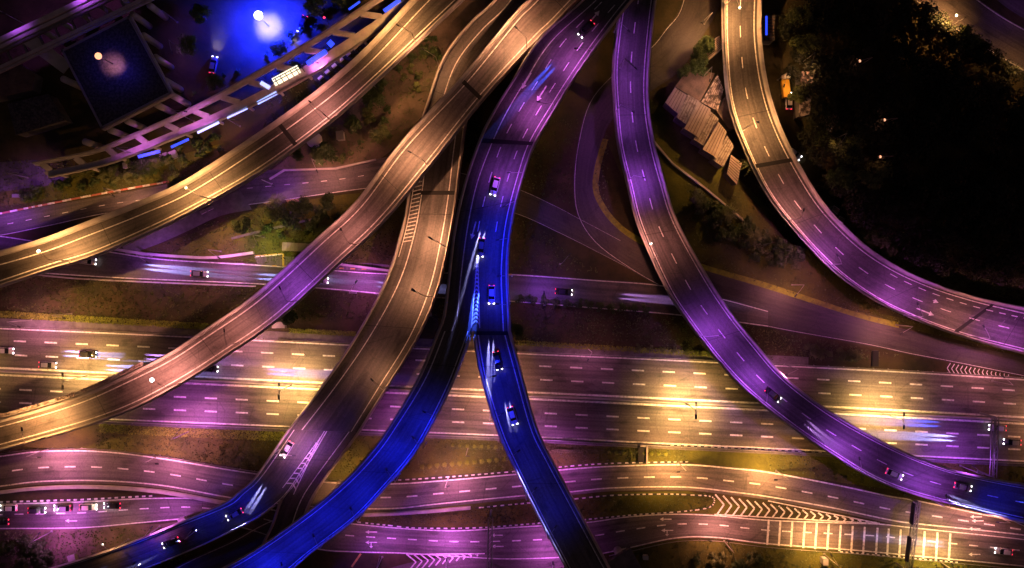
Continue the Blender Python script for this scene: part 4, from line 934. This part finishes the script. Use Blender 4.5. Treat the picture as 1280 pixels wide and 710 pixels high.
def scatter(name, label, cat, n, poly, mids, smin, smax, group):
    xs = [p[0] for p in poly]; ys = [p[1] for p in poly]; cnt = 0; tries = 0
    while cnt < n and tries < n*40:
        tries += 1; x, y = rnd.uniform(min(xs),max(xs)), rnd.uniform(min(ys),max(ys)); ins = False
        for i in range(len(poly)):
            (x1,y1),(x2,y2) = poly[i], poly[i-1]
            if (y1 > y) != (y2 > y) and x < (x2-x1)*(y-y1)/(y2-y1)+x1: ins = not ins
        w_ = P(x,y,0)
        if not ins or inside(w_.x, w_.y, .8): continue
        shrub(x, y, rnd.uniform(smin,smax), rnd.choice(mids), label, group); cnt += 1
scatter('', 'leafy shrub in the thicket between the walkway and the striped kerb', 'shrub', 42, [(20,240),(130,215),(240,180),(290,165),(280,190),(180,225),(30,252)], (1,1,2), .8, 1.5, 'shrubs by the striped kerb')
scatter('', 'small shrub along the courtyard side of the raised walkway', 'shrub', 26, [(240,122),(320,82),(400,36),(455,-4),(430,-4),(385,28),(310,72),(235,112)], (1,1,2), .5, 1.0, 'shrubs beside the walkway')
scatter('', 'low shrub on the narrow planted island left of the top left flyover', 'shrub', 20, [(12,288),(70,281),(142,266),(100,277),(60,287),(20,292)], (1,2), .7, 1.1, 'shrubs on the planted island')
scatter('', 'dark shrub on the slope between the purple flyover and the ditch', 'shrub', 36, [(862,240),(905,262),(960,300),(1010,318),(1000,335),(930,318),(880,290)], (1,1,2), 1.2, 2.2, 'dark shrubs beyond the purple flyover')
scatter('', 'shrub in the patch at the bottom edge below the service road', 'shrub', 16, [(870,690),(960,695),(970,725),(860,725)], (1,2), 1.0, 1.8, 'shrubs at the bottom edge')
scatter('', 'scrubby shrub at the bottom left corner', 'shrub', 20, [(-20,672),(95,672),(60,700),(-20,715)], (1,1,2), 1.0, 1.8, 'shrubs at the bottom left')
scatter('', 'small shrub on the bare slope between the two upper flyovers', 'shrub', 26, [(540,40),(560,60),(500,140),(430,200),(380,205),(430,150),(500,80)], (1,1,2), .7, 1.5, 'shrubs on the bare slope')
scatter('', 'shrub on the grass around the bus shelter', 'shrub', 14, [(320,270),(400,262),(430,270),(380,300),(330,298)], (1,), .8, 1.5, 'shrubs around the bus shelter')
# palm trees
def palm(x, y, s_, label):
    r = empty('palm_tree', P(x,y,0), label, 'palm tree', 'palm trees'); b = MB(); c = P(x,y,0); b.tube(c, c+V((0,0,4*s_)), .22, .15); b.build('trunk', M['bark'], r)
    b = MB()
    for k in range(18):
        a = k*2.399; L0 = 2.6*s_*rnd.uniform(.8,1.1); pr = c+V((0,0,4*s_)); dr = V((math.cos(a), math.sin(a), 0)); sd = V((-dr.y, dr.x, 0)); prev = pr; el = rnd.uniform(.1,.9)
        for j in range(1,9):
            f = j/8; q = pr+dr*L0*f+V((0,0,L0*(el*f-1.1*f*f*el-.25*f*f)))
            w0 = .42*math.sin(math.pi*min(1,f*.9+.05)); b.face([prev, prev+sd*w0+dr*.25-V((0,0,.1)), q]); b.face([prev, q, prev-sd*w0+dr*.25-V((0,0,.1))]); prev = q
    b.build('crown', M['leaf_pale'], r)
for x, y, s_, lb in [(932,208,1.4,'spreading palm at the end of the pale sheds'),(352,252,1.0,'small palm at the side road above the bus shelter'),(870,252,1.0,'palm on the dark slope right of the purple flyover'),(905,268,1.1,'palm above the dark shrubs'),(935,298,1.2,'palm at the lower end of the dark shrubs'),(200,205,.9,'palm beneath the blue lit panels of the walkway')]: palm(x, y, s_, lb)
# hedges
def hedge(pts, wd, h, m, label, n=900, name='hedge'):
    pp = [P(x,y,0) for x,y in pts]; b = MB(); L0 = sum((c-a).length for a, c in zip(pp,pp[1:]))
    for a, c in zip(pp, pp[1:]):
        d_ = (c-a); ln = d_.length; d_.normalize(); sd = V((-d_.y,d_.x,0))
        for i in range(int(n*ln/L0)):
            p = a+d_*rnd.random()*ln+sd*rnd.uniform(-.5,.5)*wd+V((0,0,h*rnd.random()**.5)); nr = V((rnd.uniform(-.8,.8), rnd.uniform(-.8,.8), 1)).normalized(); t_ = nr.orthogonal().normalized(); t_.rotate(Matrix.Rotation(rnd.random()*6.28,3,nr)); u_ = nr.cross(t_); s_ = rnd.uniform(.12,.28)
            b.face([p+t_*s_, p+u_*s_*.7, p-t_*s_, p-u_*s_*.7])
    me = bpy.data.meshes.new(name); me.from_pydata([tuple(v) for v in b.v], [], b.f); me.materials.append(m); o = bpy.data.objects.new(name, me); C.objects.link(o); tag(o, label, 'hedge')
hedge([(-20,391),(60,396),(160,402),(262,408)], 1.7, .9, M['leaf_hedge'], 'long yellow-green hedge above the motorway left of the long flyover', 3500)
hedge([(362,413),(445,417)], 1.2, .9, M['leaf_hedge'], 'short yellow-green hedge between the long and low flyovers', 1100)
hedge([(645,428),(780,436),(900,443)], 1.3, .8, M['leaf_hedge'], 'patchy hedge above the motorway right of the blue branches', 1800)
hedge([(125,535),(250,541),(360,545)], 2.4, .7, M['leaf_hedge'], 'broad low hedge below the motorway left of the fork', 2600)
hedge([(560,558),(800,566)], 1.0, .6, M['leaf_pale'], 'thin hedge below the motorway right of the left blue branch', 1500)
# rough planter along the outer side of the long flyover
b = MB(); t0, t1 = Bq.near(-20,548), Bq.near(190,475); Bq.sweep(b, [(-1.4,-.5),(-1.4,.35),(-1.2,.35),(-1.2,0),(-.6,0),(-.6,.35),(-.4,.35),(-.4,-.5)], 'L', t0, t1)
root = empty('planter', Bq.at((t0+t1)/2,0), 'rough planter trough with dry shrubs hung along the long flyover at left', 'planter'); b.build('trough', M['concrete'], root)
b = MB()
for i in range(1500):
    t = rnd.uniform(t0,t1); a, c = Bq.at(t,0), Bq.at(t,1); ax = (c-a).normalized()
    if math.sin(t*1.7)+math.sin(t*.63) < -.6: continue
    p = a-ax*rnd.uniform(.5,1.4)+V((0,0,rnd.uniform(.1,.9))); nr = V((rnd.uniform(-1,1), rnd.uniform(-1,1), 1)).normalized(); t_ = nr.orthogonal().normalized(); u_ = nr.cross(t_); s_ = rnd.uniform(.1,.24); b.face([p+t_*s_, p+u_*s_, p-t_*s_, p-u_*s_])
me = bpy.data.meshes.new('foliage'); me.from_pydata([tuple(v-root.location) for v in map(V, b.v)], [], b.f); me.materials.append(M['roof_pale']); o = bpy.data.objects.new('foliage', me); C.objects.link(o); o.parent = root
# the dark wood: one mass
def wood(name, poly, n, size, hmin, hmax, m, label):
    b = MB(); xs = [p[0] for p in poly]; ys = [p[1] for p in poly]; cl = []
    while len(cl) < n:
        x, y = rnd.uniform(min(xs),max(xs)), rnd.uniform(min(ys),max(ys)); ins = False
        for i in range(len(poly)):
            (x1,y1),(x2,y2) = poly[i], poly[i-1]
            if (y1 > y) != (y2 > y) and x < (x2-x1)*(y-y1)/(y2-y1)+x1: ins = not ins
        w_ = P(x,y,0)
        if ins and not inside(w_.x, w_.y, 1.5): cl.append((w_.x, w_.y, rnd.uniform(hmin,hmax), rnd.uniform(1.6,3.4)))
    for cx_, cy_, cz_, r in cl:
        for i in range(150):
            d_ = V((rnd.gauss(0,1), rnd.gauss(0,1), rnd.gauss(0,1))).normalized()*r*(rnd.random()**.4); d_.z *= .6
            c_ = V((cx_,cy_,cz_))+d_; nr = (d_.normalized()+V((rnd.uniform(-1,1), rnd.uniform(-1,1), rnd.uniform(0,1.4)))).normalized(); t_ = nr.orthogonal().normalized(); t_.rotate(Matrix.Rotation(rnd.random()*6.28,3,nr)); u_ = nr.cross(t_); s_ = size*rnd.uniform(.6,1.4)
            b.face([c_+t_*s_, c_+u_*s_*.6, c_-t_*s_, c_-u_*s_*.6])
    me = bpy.data.meshes.new(name); me.from_pydata([tuple(v) for v in b.v], [], b.f); me.materials.append(m); o = bpy.data.objects.new(name, me); C.objects.link(o); tag(o, label, 'wood', None, 'stuff')
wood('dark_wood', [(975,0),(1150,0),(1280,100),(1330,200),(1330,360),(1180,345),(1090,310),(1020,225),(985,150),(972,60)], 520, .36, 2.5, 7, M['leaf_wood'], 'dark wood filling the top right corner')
wood('scrub', [(1080,295),(1130,320),(1200,340),(1290,345),(1290,372),(1200,352),(1120,325)], 90, .22, .4, 1.6, M['leaf_pale'], 'rough scrub along the outer edge of the right flyover')
# grass tufts
b = MB(); cnt = 0
areas = [(-30,340,560,400,3600),(120,535,860,590,5200),(450,618,890,655,2200),(-30,660,240,710,1600),(640,672,1290,715,2400),(330,60,600,240,2600),(160,255,520,330,2400),(640,378,1100,450,2600),(850,230,1290,445,3400),(640,150,760,340,1400),(960,565,1280,640,1500),(0,200,300,262,1800)]
for x0, y0, x1, y1, n in areas:
    for i in range(n):
        p = P(rnd.uniform(x0,x1), rnd.uniform(y0,y1), 0)
        if inside(p.x, p.y, .5): continue
        for j in range(2):
            a = rnd.random()*6.28; s_ = rnd.uniform(.12,.34); h_ = rnd.uniform(.1,.4); q = p+V((rnd.uniform(-.3,.3), rnd.uniform(-.3,.3), 0)); dr = V((math.cos(a)*s_, math.sin(a)*s_, 0)); ln = V((rnd.uniform(-.3,.3), rnd.uniform(-.3,.3), h_))
            b.face([q-dr, q+dr, q+dr*.3+ln, q-dr*.3+ln])
me = bpy.data.meshes.new('grass_tufts'); me.from_pydata([tuple(v) for v in b.v], [], b.f); me.materials.append(M['leaf_pale']); o = bpy.data.objects.new('grass_tufts', me); C.objects.link(o)
tag(o, 'rough grass tufts on the verges between the roads', 'grass', None, 'stuff')
